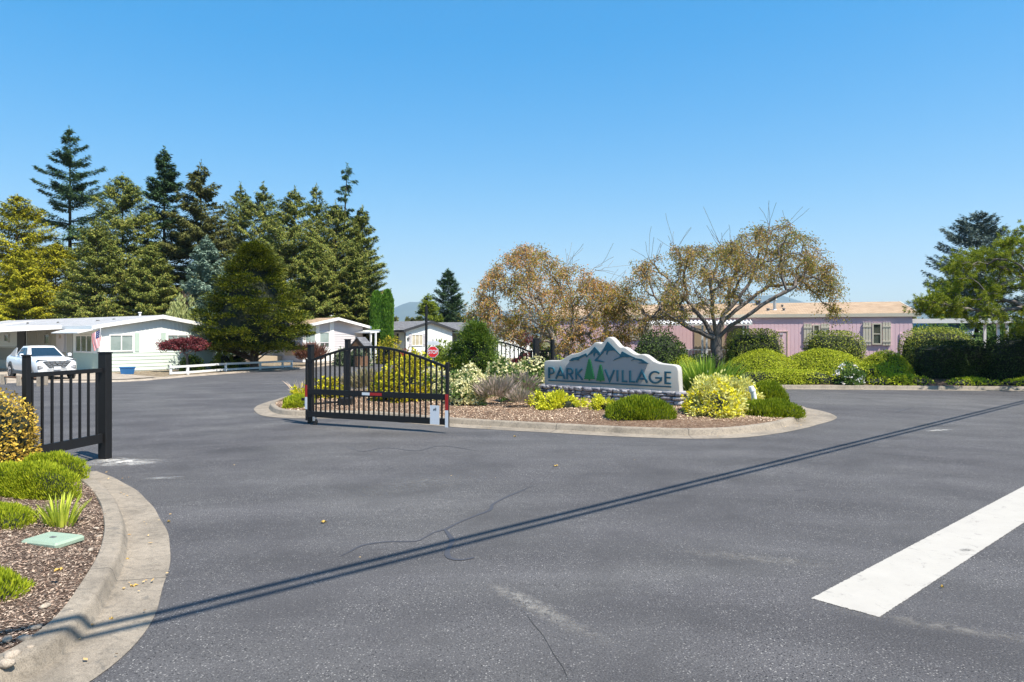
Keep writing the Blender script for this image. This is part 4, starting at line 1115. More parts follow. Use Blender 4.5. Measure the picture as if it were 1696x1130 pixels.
# side wall: bay window, door, number panel, recess
h.win('S',h.sy(154),h.sy(126.5),h.sz(140,584),h.sz(140,555),'glass',mull=2)
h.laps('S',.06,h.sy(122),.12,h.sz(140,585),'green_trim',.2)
MB().box(-.05,.02,h.sy(121),h.sy(112),.1,2.45).build('front_door', M['beige_wall'], h.t)
o = MB().box(-.14,.02,h.sy(110),h.sy(97),h.sz(103,583),2.6).build('porch_panel', M['grey_wall'], h.t)
text_obj('house_number','38',.34,.004,M['tan_trim'],o,(-.15,(h.sy(110)+h.sy(97))/2,h.sz(103,558)),(PI/2,0,-PI/2))
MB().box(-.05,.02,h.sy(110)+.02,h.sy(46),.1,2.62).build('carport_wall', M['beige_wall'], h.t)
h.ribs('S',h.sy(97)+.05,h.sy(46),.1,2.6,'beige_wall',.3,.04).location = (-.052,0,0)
h.win('S',h.sy(85),h.sy(76),h.sz(80,571),h.sz(80,553),'glass',mull=0,frame='beige_wall',off=.05)
MB().box(-.07,.02,h.sy(43),h.sy(30),.1,2.55).build('dark_doorway', M['shade_interior'], h.t)
h.win('S',h.sy(16),h.sy(9),h.sz(12,567),h.sz(12,553),'glass',mull=0,off=.02)
# carport awning and small porch awning
ya = h.sy(118); yb = 22
aw = MB(); aw.prism([(-.55,2.74),(-4.3,2.50),(-4.3,2.60),(-.55,2.84)],'y',ya,yb); fixn(aw.build('carport_awning', M['awning'], h.t))
MB().box(-4.36,-4.303,ya-.02,yb,2.40,2.66).build('awning_fascia', M['white_trim'], h.t)
fixn(MB().prism([(-.5,2.60),(-4.3,2.36),(-4.3,2.52),(-.5,2.78)],'y',ya-.06,ya-.004).build('awning_end_board', M['white_trim'], h.t))
for y in (ya+5.5, ya+11): MB().box(-4.2,-4.1,y,y+.1,.05,2.5).build('awning_post', M['white_trim'], h.t)
fixn(MB().prism([(-.02,2.62),(-1.3,2.32),(-1.3,2.38),(-.02,2.70)],'y',-.3,h.sy(125)).build('porch_awning', M['awning'], h.t))
# porch rail at far left
mb = MB(); y0, y1 = h.sy(26,-1.5), h.sy(-20,-1.5)
mb.box(-1.53,-1.47,y0,y1,1.42,1.5); mb.box(-1.53,-1.47,y0,y1,.55,.62)
y = y0
while y < y1: mb.box(-1.52,-1.48,y,y+.05,.62,1.42); y += .16
mb.build('porch_railing', M['beige_wall'], h.t)
MB().box(-1.6,-.06,y0,y1,.05,.55).build('porch_deck', M['beige_wall'], h.t)
h.vent(3.9,3.6,.35,.07,'white_trim'); h.vent(1.6,4.2,.10,.09,'cladding',False); h.vent(1.1,9,.12,.06,'cladding',False); h.vent(2.0,2.9,.10,.07,'cladding',False); h.vent(1.0,14,.15,.06,'cladding',False)

# --- grey house in the middle
h = House('grey_house','grey lap-sided house with two tall front windows right of the golden cypress',(XA(503,55),55),6.05,13,2.95,3.52,'grey_wall','shingle_tan','white_trim',.5)
top = lambda a: h.ze+(h.zp-h.ze)*(1-abs(a-h.w/2)/(h.w/2))
x1 = h.gx(552)
h.laps('G',x1,h.w,.12,h.ze,'grey_wall',.2)
h.laps('G',x1,h.w,h.ze,h.zp-.05,'grey_wall',.2, lambda z,a0,a1: (a0, min(a1, h.w/2+(h.zp-z)/(h.zp-h.ze)*h.w/2)))
for p,q in ((500.5,504.5),(522,528),(545,552)): MB().box(h.gx(p),h.gx(q),-.09,.01,.1,top(min(h.w,max(0,h.gx(q))))-.08).build('corner_board', M['white_trim'], h.t)
for p,q in ((504.6,522),(528.3,545)):
    h.win('G',h.gx(p),h.gx(q),h.gz(p,577),h.gz(p,549.5),'glass_blind',mull=0,bars=0)
    h.win('G',h.gx(p)+.02,h.gx(q)-.02,h.gz(p,577)+.04,h.gz(p,567),'glass',mull=1,off=.01,frame='tan_trim' if False else 'grey_wall')
    MB().box(h.gx(p),h.gx(q),-.05,.01,.1,h.gz(p,577.5)).build('panel_board', M['white_wall'], h.t)
# shaded entry side
MB().box(-.05,.01,h.sy(489),h.sy(472),.6,2.75).build('brown_panel', M['tan_trim'], h.t)
h.win('S',h.sy(489),h.sy(473),h.sz(480,582),h.sz(480,566),'glass',mull=0,frame='tan_trim',off=.05)
MB().box(-.06,.01,h.sy(452),h.sy(444),.5,2.5).build('front_door', M['white_trim'], h.t)
MB().box(-2.4,-.02,h.sy(468),h.sy(425),.05,.55).build('porch_deck', M['tan_trim'], h.t)
mb = MB()
for k in range(4): mb.beam((-2.4,h.sy(466)+k*.4,.5),(-2.4,h.sy(466)+k*.4,1.45),.04,.04)
mb.beam((-2.4,h.sy(466),1.45),(-2.4,h.sy(466)+1.3,1.45),.04,.05); mb.beam((-2.4,h.sy(466),1.45),(-3.6,h.sy(466)-.8,.5),.04,.05)
mb.build('stair_railing', M['dark_trim'], h.t)
for k in range(3): MB().box(-2.7-.3*k,-2.4-.3*k,h.sy(466)-.4,h.sy(466)+.9,.05,.42-.13*k).build('step', M['driveway'], h.t)
h.vent(3.9,1.5,.42,.10,'galv'); h.vent(1.4,3,.15,.06,'cladding')

# --- white house with black trim
h = House('white_house','white gabled house with black bargeboards, gutter pipe and a curtained window behind the black pole',(XA(672,60),60),6.0,15,2.68,3.36,'white_wall','shingle_grey','dark_trim',.25)
h.win('G',h.gx(681),h.gx(699.5),h.gz(690,573),h.gz(690,553.5),'glass_beige',mull=2,shut='grey_wall',sw=.28)
h.ribs('G',0,h.w,.9,lambda a: h.ze+(h.zp-h.ze)*(1-abs(a-h.w/2)/(h.w/2))-.03,'white_wall',.3,.04)
MB().tube([(-.45,-.3,2.52),(-.12,-.06,2.35),(-.12,-.06,.1)],.05,8).build('downpipe', M['dark_trim'], h.t)
MB().tube([(h.gx(675.5),-.10,h.gz(676,561)),(h.gx(675.5),-.02,h.gz(676,561))],.12,12).build('wall_lamp', M['cladding'], h.t)
h.win('S',h.sy(657),h.sy(640),h.sz(650,569),h.sz(650,553.5),'glass',mull=1,shut='dark_trim',sw=.22)
fixn(MB().prism([(-.35,2.62),(-3.2,2.40),(-3.2,2.50),(-.35,2.72)],'y',h.sy(660),h.sy(596)).build('porch_awning', M['awning'], h.t))
for p in (614,622): MB().box(-3.1,-2.98,h.sy(p,-3.1),h.sy(p,-3.1)+.12,.05,2.45).build('awning_post', M['white_trim'], h.t)
MB().box(-.05,.01,h.sy(633),h.sy(626),.1,2.3).build('front_door', M['shade_interior'], h.t)
h.win('S',h.sy(620),h.sy(604),1.0,2.2,'glass',mull=2)

# --- white house partly behind the cherry tree
h = House('white_house','white gabled house with a long grey roof, half hidden behind the left cherry tree',(XA(822,64),64),5.9,17,2.62,3.40,'white_wall','shingle_grey','cream_trim',.5)
h.ribs('G',0,h.w,.3,lambda a: h.ze+(h.zp-h.ze)*(1-abs(a-h.w/2)/(h.w/2))-.03,'white_wall',.3,.04)
h.win('G',h.gx(838),h.gx(845),h.gz(840,562),h.gz(840,551),'glass',mull=0,shut='grey_wall',sw=.2)
h.win('G',h.gx(862),h.gx(872),h.gz(865,565),h.gz(865,552),'glass',mull=1)
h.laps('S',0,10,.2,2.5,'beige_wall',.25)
h.vent(1.5,9,.3,.08,'galv')

# --- pink house on the right
C = (XA(1511,36.3),36.3)
h = House('pink_house','lilac pink ribbed house with tan shingle roof and cream shutters behind the clipped hedges',C,8.6,19,3.26,4.02,'pink_wall','shingle_tan','cream_trim',.35, dy=(-.96,.28), ov=.03)
h.ribs('S',0,19,.25,3.14,'pink_wall',.205,.165,.006)
h.ribs('G',0,8.6,.25,lambda a: h.ze+(h.zp-h.ze)*(1-abs(a-h.w/2)/(h.w/2))-.03,'pink_wall',.205,.15)
h.win('S',h.sy(1460),h.sy(1444),h.sz(1452,571),h.sz(1452,535.5),'glass',frame='cream_trim',mull=0,bars=1,shut='cream_trim',sw=.40,off=.016)
h.win('S',h.sy(1358),h.sy(1346),h.sz(1352,571),h.sz(1352,537.5),'glass',frame='cream_trim',mull=0,bars=1,shut='cream_trim',sw=.42,off=.016)
h.win('S',h.sy(1068),h.sy(1056),h.sz(1062,562),h.sz(1062,540),'glass',frame='cream_trim',mull=0,shut='cream_trim',sw=.42,off=.016)
d_ = MB().box(-.06,.01,h.sy(1303),h.sy(1287),.4,h.sz(1295,551)).build('storage_door', M['pink_wall'], h.t)
fr = MB()
for p in (1303.5,1286.5): y = h.sy(p); fr.box(-.075,.01,y-.03,y+.03,.4,h.sz(1295,550))
fr.box(-.078,.01,h.sy(1305),h.sy(1285),h.sz(1295,550),h.sz(1295,549)); fr.build('door_frame', M['tan_trim'], d_)
MB().box(-.09,-.061,h.sy(1297),h.sy(1291),h.sz(1295,555),h.sz(1295,552)).build('number_plate', M['grey_wall'], d_)
MB().box(-.05,.01,h.sy(1497),h.sy(1490),.5,h.sz(1493,552)).build('meter_door', M['pink_wall'], h.t)
# porch awning with rail
ya, yb = h.sy(1243,-1.8), h.sy(1068,-2.4)
aw = MB(); k = 26; P = []
for i in range(k*4+1):
    y = ya+(yb-ya)*i/(k*4); zz = .035*(1 if (i//2)%2 else -1)
    P.append([(-.40,y,3.04+zz),(-2.4,y,2.86+zz)])
aw.grid(P); aw.grid([[(x,y,z-.03) for x,y,z in r] for r in P]); aw.build('porch_awning', M['awning'], h.t)
MB().box(-2.46,-2.405,ya-.03,yb,2.74,2.82).build('awning_beam', M['white_trim'], h.t)
fixn(MB().prism([(-.4,2.93),(-2.46,2.74),(-2.46,2.90),(-.4,3.09)],'y',ya-.06,ya-.031).build('awning_end_board', M['white_trim'], h.t))
for p in (1165,1172,1233,1240): y = h.sy(p,-2.35); MB().box(-2.40,-2.30,y,y+.10,.3,2.76).build('awning_post', M['white_trim'], h.t)
mb = MB(); y0, y1 = h.sy(1206,-2.35), h.sy(1090,-2.35); mb.box(-2.37,-2.33,y0,y1,1.42,1.47); mb.box(-2.37,-2.33,y0,y1,.72,.77)
y = y0
while y < y1: mb.box(-2.36,-2.34,y,y+.02,.77,1.42); y += .17
mb.build('porch_railing', M['white_trim'], h.t)
MB().box(-2.45,-.02,ya,yb,.2,.70).build('porch_deck', M['tan_trim'], h.t)
MB().box(-.07,.01,h.sy(1236),h.sy(1204),.7,2.75).build('dark_doorway', M['shade_interior'], h.t)
MB().box(-.05,.01,h.sy(1200),h.sy(1150),.7,2.8).build('porch_wall', M['tan_trim'], h.t)
y = h.sy(1287); h.vent(1.6,y,.62,.085,'galv'); h.vent(1.3,h.sy(1302),.12,.06,'cladding'); h.vent(2.6,h.sy(1303),.14,.05,'cladding'); h.vent(1.3,h.sy(1275),.12,.06,'cladding'); h.vent(3.6,h.sy(1262),.30,.14,'cladding'); h.vent(3.9,h.sy(1232),.35,.12,'cladding'); h.vent(1.2,h.sy(1398),.1,.05,'cladding')
# carport behind the pink house
t = thing('carport','open carport with a striped metal awning roof at the right end of the pink house','carport',(C[0],C[1],0),h.RA)
aw = MB(); P = []
for i in range(41):
    y = -.2-4.6*i/40; zz = .04*(1 if (i//2)%2 else -1); P.append([(1.2,y,3.05+zz),(4.6,y,2.98+zz)])
aw.grid(P); aw.grid([[(x,yy,z-.03) for x,yy,z in r] for r in P]); aw.build('awning_roof', M['awning'], t)
MB().box(1.1,1.19,-4.85,-.2,2.86,3.10).build('fascia', M['white_trim'], t); MB().box(1.1,4.7,-4.92,-4.86,2.86,3.16).build('fascia', M['white_trim'], t)
for x,y in ((1.3,-4.8),(1.3,-4.4),(4.4,-4.8)): MB().box(x,x+.12,y,y+.12,.2,2.9).build('carport_post', M['white_trim'], t)
# further house to the right behind the pine
h = House('tan_house','low pale-roofed house glimpsed between the pine and the dark hedge',(XA(1600,50),50),7,12,2.4,3.1,'tan_trim','roof_pale','white_trim',.4)
h.win('G',1.5,3.0,1.1,2.1,'glass',mull=1)
# pale neighbouring wall strip at far left behind the carport
h = House('blue_house','pale blue neighbouring house glimpsed under the carport roof at the far left',(XA(-40,50),50),8,10,2.7,3.2,'green_wall','roof_pale','white_trim',.4)
# ------------------------------------------------------------------ plants
def rdirs(n, rg, up=None):
    v = rg.normal(size=(n,3)); v /= np.linalg.norm(v,axis=1,keepdims=True)
    if up == 'half': v[:,2] = np.abs(v[:,2])
    return v
def lump(d, rg, amp, k=3.0):
    r = np.ones(len(d))
    for i in range(7):
        w = rg.normal(size=3)*k*(1+i*.35); r += amp/(1+i*.3)*np.sin(d@w+rg.uniform(0,6))
    return r
def superel(d, rx, ry, rz, p):
    return (np.abs(d[:,0]/rx)**p+np.abs(d[:,1]/ry)**p+np.abs(d[:,2]/rz)**p)**(-1./p)
def shrub(name, label, cat, x, y, z, rx, ry, h, mat, kind='clip', leaf=.06, dens=1.0, p=2.4, lumps=.05, group=None, rot=0, seed=0, low=0.0, extra=None, coremat=None, flat=.35):
    """dome standing on the ground: kind clip | loose | heather | blade | tuft"""
    rg = np.random.default_rng(abs(hash_(label))%99991+seed)
    mb = MB(); 
    a = 2*PI*((rx*ry)**1.6/1+ (rx*h)**1.6+(ry*h)**1.6)
    area = 2*PI*(((rx*ry)**1.6+(rx*h)**1.6+(ry*h)**1.6)/3)**(1/1.6)
    lift = low
    rgn = rg.integers(1e6)
    def surf(d):
        r = superel(d, rx, ry, h, p); return r*lump(d, np.random.default_rng(rgn), lumps)
    # dark core, its colour stands in for shade between the leaves
    nu, nv = 28, 10; P = []
    for i in range(nu):
        row = []
        for j in range(nv):
            th = 2*PI*i/nu; ph = -.35+(PI/2+.35)*j/(nv-1)
            row.append((math.cos(th)*math.cos(ph), math.sin(th)*math.cos(ph), math.sin(ph)))
        P.append(row)
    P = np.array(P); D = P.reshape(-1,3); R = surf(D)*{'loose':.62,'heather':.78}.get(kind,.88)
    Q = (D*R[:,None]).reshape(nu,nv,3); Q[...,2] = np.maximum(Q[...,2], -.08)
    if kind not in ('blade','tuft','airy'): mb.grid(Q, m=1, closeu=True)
    if kind == 'clip':
        n = int(dens*area*3.2/(leaf*leaf*.55))
        d = rdirs(n, rg, 'half'); d[:,2] -= .10; d /= np.linalg.norm(d,axis=1,keepdims=True)
        dep = 1-.13*rg.random(n)**1.5*1.0; r = surf(d)*dep
        Pt = d*r[:,None]; Nn = d/np.array([rx,ry,h])**2; Nn /= np.linalg.norm(Nn,axis=1,keepdims=True)
        D_ = Nn*rg.uniform(.0,.9,(n,1))*(1-.75*flat)+rdirs(n,rg)*.8+np.array([0,0,.2*(1-flat)])+Nn*.12; S_ = np.cross(D_, Nn)+rdirs(n,rg)*(1.2-.8*flat)
        mb.leaves(Pt, D_, S_, leaf*rg.uniform(.7,1.4,n), leaf*.55*rg.uniform(.7,1.3,n))
    elif kind == 'loose':
        n = int(dens*area*5/(leaf*leaf*.55))
        nc = max(30, int(area*16)); cd = rdirs(nc, rg, 'half'); cr = surf(cd)*rg.uniform(.62,1.04,nc); C_ = cd*cr[:,None]
        k = rg.integers(0,nc,n); cs = .16*min(rx,h)**.5
        Pt = C_[k]+rg.normal(size=(n,3))*cs*.55; D_ = (Pt-C_[k])*2+cd[k]*.35+rdirs(n,rg)*.25; S_ = rdirs(n,rg)
        Pt[:,2] = np.maximum(Pt[:,2], .01)
        mb.leaves(Pt, D_, S_, leaf*rg.uniform(.7,1.5,n), leaf*.6*rg.uniform(.7,1.3,n))
    elif kind == 'heather':
        n = int(dens*area*2600*(.12/leaf)**2)
        d = rdirs(n, rg, 'half'); d[:,2] -= .06; d /= np.linalg.norm(d,axis=1,keepdims=True)
        r = surf(d)*(.93-.20*rg.random(n)**1.2); Pt = d*r[:,None]
        Nn = d/np.array([rx,ry,h])**2; Nn /= np.linalg.norm(Nn,axis=1,keepdims=True)
        D_ = Nn*.55+np.array([0,0,.85])+rdirs(n,rg)*.38
        mb.leaves(Pt, D_, rdirs(n,rg), leaf*rg.uniform(.5,1.2,n), leaf*.24*rg.uniform(.7,1.3,n), mid=.35)
    elif kind == 'blade':
        n = int(dens*70*rx*ry/.25)
        for i in range(n):
            a_ = rg.uniform(0,2*PI); rr = math.sqrt(rg.random()); bx, by = rx*rr*math.cos(a_)*.55, ry*rr*math.sin(a_)*.55
            L = h*rg.uniform(.6,1.08); out = Vector((math.cos(a_),math.sin(a_),0))*(.08+.42*rr)*rg.uniform(.5,1.5); w = leaf*rg.uniform(.7,1.2)
            pts = []; sidev = Vector((-math.sin(a_+rg.uniform(-1,1)), math.cos(a_+rg.uniform(-1,1)),0))
            for q in range(5):
                s_ = q/4.; c = Vector((bx,by,0))+out*L*(s_+.7*s_*s_)*.6+Vector((0,0,L*(s_-.22*s_*s_*(out.length*1.6))))
                ww = w*(1-s_**2)*.5+.001; pts.append([tuple(c-sidev*ww),tuple(c+sidev*ww)])
            mb.grid(pts)
    elif kind == 'airy':
        n = int(dens*area*900*(.12/leaf)**2*.4)
        a_ = rg.uniform(0,2*PI,n); rr = np.sqrt(rg.random(n)); b = np.column_stack([rx*.45*rr*np.cos(a_), ry*.45*rr*np.sin(a_), h*.25*rg.random(n)])
        d = np.column_stack([np.cos(a_)*rr*rx, np.sin(a_)*rr*ry, h*(1.05-.45*rr**2)])*rg.uniform(.4,1.0,(n,1))
        Pt = b*.6+d*.75
        mb.leaves(Pt, d+rdirs(n,rg)*.18*h, rdirs(n,rg), leaf*1.6*rg.uniform(.6,1.4,n), leaf*.16*rg.uniform(.7,1.3,n), mid=.6)
    if extra: extra(mb, rg, surf)
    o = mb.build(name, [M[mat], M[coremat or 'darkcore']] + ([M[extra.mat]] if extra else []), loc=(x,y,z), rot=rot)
    return tag(o, label, cat, group)
def hash_(s):
    h = 7
    for c in s: h = (h*131+ord(c)) & 0xffffffff
    return h
def blooms(mat, n, size, zlo=.3):
    def f(mb, rg, surf):
        d = rdirs(n, rg, 'half'); d = d[d[:,2] > zlo*.3]; r = surf(d)*rg.uniform(.95,1.07,len(d)); P = d*r[:,None]
        for k in range(3):
            mb.leaves(P-rdirs(len(P),rg)*size*.3, rdirs(len(P),rg)+np.array([0,0,.5]), rdirs(len(P),rg), size*rg.uniform(.7,1.3,len(P)), size*.8, m=2)
    f.mat = mat; return f
def pshrub(name, label, cat, x0, x1, ytop, Y, mat, zf=None, ryk=.8, **kw):
    x = XA((x0+x1)/2, Y); z = zf(x,Y) if zf else 0.0; rx = (x1-x0)/2*Y/F
    h = ZA(ytop,Y)-z
    if 'h' in kw: h = kw.pop('h')
    return shrub(name, label, cat, x, Y, z-.03, rx, kw.pop('ry', rx*ryk), h+.03, mat, **kw)

# ---- island planting
g_h = 'heather mounds along the kerbs'
pshrub('heather_shrub','rounded green heather mound in front of the sign plinth','shrub',1003,1120,659,16.95,'f_heather',zi,.75,kind='heather',leaf=.10,p=2.3,group=g_h)
pshrub('heather_shrub','green heather spilling over the right tip of the island kerb','shrub',1215,1333,664,17.9,'f_heather',zi,.62,kind='heather',leaf=.10,p=2.6,group=g_h)
pshrub('heather_shrub','green heather behind the spotlight at the back of the island tip','shrub',1240,1304,632,20.3,'f_heather',zi,1.0,kind='heather',leaf=.10,group=g_h)
pshrub('heather_shrub','small lime heather at the left tip of the island beside the gate post','shrub',468,520,656,20.1,'f_heatherlime',zi,1.0,kind='heather',leaf=.10,group=g_h)
pshrub('variegated_shrub','bright yellow variegated euonymus with cream leaves right of the sign','shrub',1139,1226,632,17.6,'f_varieg',zi,.95,kind='loose',leaf=.075,lumps=.06,p=2.6,extra=blooms('f_varyellow',420,.07,.2))
pshrub('variegated_shrub','second paler variegated euonymus behind the bright yellow one','shrub',1190,1256,622,19.6,'f_varieg',zi,.9,kind='loose',leaf=.075,lumps=.05,extra=blooms('f_varyellow',120,.06,.2))
pshrub('iris_clump','tall clump of sword-shaped iris leaves behind the right end of the sign','plant',1118,1226,584,20.9,'f_blade',zi,.8,kind='blade',leaf=.065,dens=2.6)
pshrub('ground_cover_plant','bright yellow-green creeping plant at the left foot of the stone plinth','plant',858,978,656,19.0,'f_groundcover',zi,.55,kind='loose',leaf=.07,lumps=.10,dens=.9)
pshrub('ground_cover_plant','small flat patch of yellow creeping plant before the middle of the plinth','plant',972,1030,662,18.2,'f_groundcover',zi,.5,kind='loose',leaf=.06,lumps=.12,dens=.9)
pshrub('lavender_shrub','faded grey-mauve lavender bush in the middle of the island','shrub',785,860,626,19.6,'f_lavender',zi,.8,kind='airy',leaf=.14,dens=2.6)
pshrub('lavender_shrub','greener faded lavender bush touching the left end of the sign','shrub',832,892,618,20.6,'f_lavender',zi,.8,kind='airy',leaf=.14,dens=2.6,extra=blooms('f_greenleaf',200,.09,.2))
pshrub('lavender_shrub','low mauve lavender tuft at the mulch edge in front of the lavender bushes','shrub',842,882,648,19.0,'f_lavender',zi,.8,kind='airy',leaf=.12,dens=2.6)
for x0,x1,yt,Y,lb in ((742,800,628,19.9,'cream-flowered shrub rose just right of the open gate end'),(745,812,610,21.6,'cream-flowered shrub rose directly below the green cypress'),(800,868,602,22.6,'cream-flowered shrub rose below the far black gate'),(850,908,598,23.2,'cream-flowered shrub rose against the left end of the sign board'),(690,748,612,21.3,'cream-flowered shrub rose seen through the last pickets of the gate')):
    pshrub('shrub_rose',lb,'shrub',x0,x1,yt,Y,'f_greenleaf',zi,.85,kind='loose',leaf=.075,lumps=.08,dens=.7,group='cream shrub roses on the island',extra=blooms('f_cream',520,.085,.1))
pshrub('golden_shrub','large rounded golden yellow shrub behind the right half of the gate','shrub',622,712,601,21.2,'f_euonyellow',zi,.9,kind='loose',leaf=.075,lumps=.06,extra=blooms('f_yellow',700,.08,.3))
pshrub('golden_shrub','upper yellow shrub rising behind the large golden one near the stop sign','shrub',662,724,580,23.4,'f_yellow',zi,.9,kind='loose',leaf=.08,lumps=.07,extra=blooms('f_varyellow',250,.08,.3))
pshrub('golden_shrub','yellow-green leafy shrub left of the rear post behind the gate pickets','shrub',512,566,628,22.0,'f_euonyellow',zi,.9,kind='loose',leaf=.075,lumps=.10,extra=blooms('f_yellow',160,.08,.3))
pshrub('golden_shrub','small yellow-green leafy shrub left of the hinge post','shrub',487,514,640,21.3,'f_yellow',zi,.9,kind='loose',leaf=.07,lumps=.10)
pshrub('plume_grass','tuft of pinkish feathery plumes left of the hinge post','plant',486,512,622,21.9,'f_plume',zi,.9,kind='blade',leaf=.06,dens=3.0)
pshrub('ornamental_grass','hazy brown-green ornamental grass seen through the gate pickets','plant',582,632,612,22.2,'f_drygrass',zi,.9,kind='airy',leaf=.16,dens=2.4)
pshrub('ornamental_grass','hazy brown grass just right of the rear black post','plant',560,600,625,23.2,'f_drygrass',zi,.9,kind='airy',leaf=.16,dens=2.2)
pshrub('red_leaf_shrub','orange-red leafed shrub behind the gate at its arch end','shrub',648,682,582,27,'f_redflower',zi,.9,kind='loose',leaf=.08,lumps=.1,h=1.3)

# ---- near left planting
pshrub('heather_shrub','green heather mound under the wing fence panel','shrub',26,139,748,9.9,'f_heatherlime',zn,.5,kind='heather',leaf=.055,group=g_h,p=2.6)
pshrub('heather_shrub','wide green heather mound in front of the one under the wing panel','shrub',-60,140,768,8.75,'f_heatherlime',zn,.30,kind='heather',leaf=.055,group=g_h,p=2.8)
pshrub('heather_shrub','round heather mound cut by the left frame edge beside the green lid','shrub',-110,52,836,7.35,'f_heatherlime',zn,.62,kind='heather',leaf=.055,group=g_h)
pshrub('heather_shrub','nearest heather mound at the lower left corner','shrub',-150,38,955,5.45,'f_heatherlime',zn,.75,kind='heather',leaf=.055,group=g_h)
pshrub('gold_hedge','orange and gold leafed clipped hedge at the left frame edge','hedge',-150,38,630,10.1,'f_orange',zn,.8,kind='clip',leaf=.055,p=3.2,lumps=.03,dens=.8)
sx, sy_ = G(100,862,.2)
shrub('spiky_plant','small spiky yellow-green lily clump in the near mulch','plant',sx,sy_,zn(sx,sy_)-.02,.30,.26,.36,'f_bladelime',kind='blade',leaf=.022,dens=4.5)

# ---- right bed planting
pshrub('round_bush','dark round clipped bush rising behind the right half of the sign','bush',1046,1138,547,31.5,'f_boxdark',zr,.9,kind='clip',leaf=.10,p=2.5,lumps=.02)
gb = 'clipped box-shaped bushes before the pink house'
pshrub('clipped_bush','clipped rounded bush right of the cherry trunk','bush',1204,1292,545,33.5,'f_box',zr,.8,kind='clip',leaf=.075,p=4.6,lumps=.010,group=gb,flat=.8)
pshrub('clipped_bush','clipped rounded bush left of the cream-shuttered window','bush',1338,1425,547,33.0,'f_box',zr,.8,kind='clip',leaf=.075,p=4.6,lumps=.010,group=gb,flat=.8)
pshrub('clipped_bush','clipped rounded bush at the right corner of the pink house','bush',1496,1604,542,33.6,'f_box',zr,.6,kind='clip',leaf=.075,p=4.6,lumps=.010,group=gb,flat=.8)
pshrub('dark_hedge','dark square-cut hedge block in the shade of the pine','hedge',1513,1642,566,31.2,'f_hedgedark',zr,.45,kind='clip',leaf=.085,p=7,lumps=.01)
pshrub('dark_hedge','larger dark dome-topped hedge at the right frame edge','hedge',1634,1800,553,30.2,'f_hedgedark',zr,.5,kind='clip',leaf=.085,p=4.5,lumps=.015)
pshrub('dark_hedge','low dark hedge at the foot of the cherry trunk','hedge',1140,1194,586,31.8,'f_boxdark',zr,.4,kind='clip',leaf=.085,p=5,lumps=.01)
gm = 'smooth lime juniper mounds of the right bed'
for x0,x1,yt,Y,ry,lb in ((1088,1168,586,30.9,1.2,'smooth lime juniper mound just behind the right end of the sign'),(1186,1336,579,31.0,1.4,'left of the two big smooth lime juniper mounds behind the heather tip'),(1272,1450,577,31.3,1.5,'right of the two big smooth lime juniper mounds, left of the white rose'),(1420,1512,579,31.4,1.2,'irregular lime juniper mound under the cream-shuttered window')):
    pshrub('juniper_mound',lb,'shrub',x0,x1,yt,Y,'f_mound',zr,kind='clip',leaf=.065,p=1.65,lumps=.012,ry=ry,group=gm,dens=.9,flat=1.0)
pshrub('juniper_mound','long flat-topped lime juniper skirt along the far kerb','shrub',1195,1400,613,29.75,'f_mound',zr,kind='clip',leaf=.075,p=4,lumps=.012,ry=.75,group=gm,dens=1.0,flat=1.0)
pshrub('juniper_mound','flat lime juniper skirt right of the white rose','shrub',1400,1500,604,30.2,'f_mound',zr,kind='clip',leaf=.10,p=3.2,lumps=.05,ry=.8,group=gm,dens=1.1,flat=.9)
pshrub('green_shrub','dark green shrubbery seen through the open carport','shrub',1500,1602,528,46,'f_greenleaf',zr,.6,kind='loose',leaf=.16,lumps=.12,dens=.8)
pshrub('green_shrub','tall green shrubbery behind the pine and the dome-topped hedge','shrub',1596,1790,528,47,'f_greenleaf',zr,.4,kind='loose',leaf=.16,lumps=.12,dens=.8)
pshrub('white_rose_bush','leafy bush with white flowers at the far kerb','bush',1384,1430,604,29.1,'f_greenleaf',zr,.7,kind='loose',leaf=.09,lumps=.08,dens=.8,extra=blooms('f_white',60,.10,.2))
for x0,x1,yt,Y,lb in ((1418,1552,621,29.1,'flat lime ground cover along the far kerb left of the bare patch'),(1566,1650,628,28.9,'flat lime ground cover below the dark square-cut hedge'),(1655,1740,628,28.7,'flat lime ground cover below the dome-topped hedge at the frame edge')):
    pshrub('ground_cover_plant',lb,'plant',x0,x1,yt,Y,'f_heatherlime',zr,kind='clip',leaf=.10,p=2.2,lumps=.08,ry=.55,dens=.8)

# ---- across the road
pshrub('red_brown_shrub','arching red-brown lace-leaf shrub in front of the grey house windows','shrub',489,540,570,50,'f_brown',None,.8,kind='airy',leaf=.3,dens=3.2)
pshrub('juniper_shrub','grey-green juniper beside the wishing well','shrub',552,612,578,50.5,'f_greyjuniper',None,.7,kind='loose',leaf=.14,lumps=.08)
pshrub('golden_shrub','rounded yellow-green shrub under the porch of the black-trimmed house','shrub',624,666,558,54,'f_euonyellow',None,.8,kind='loose',leaf=.14,lumps=.05)
pshrub('red_brown_shrub','low purple-brown shrubs right of the rounded yellow-green one','shrub',655,700,581,52,'f_brown',None,.6,kind='loose',leaf=.14,lumps=.08)
pshrub('lime_shrub','yellow-green shrub against the black-trimmed house right of the pole','shrub',708,748,552,50,'f_lime',None,.8,kind='loose',leaf=.14,lumps=.1)
pshrub('golden_shrub','low yellow shrub beyond the stop sign','shrub',728,752,590,44,'f_yellow',None,.7,kind='loose',leaf=.12,lumps=.1)
pshrub('round_shrub','bright green round shrub under the red maple','shrub',298,336,588,41.5,'f_hinoki',None,.8,kind='clip',leaf=.13,lumps=.05)
pshrub('lime_shrub','lime green leafy shrub left of the golden cypress trunk','shrub',355,388,568,44.2,'f_lime',None,.8,kind='loose',leaf=.15,lumps=.12)
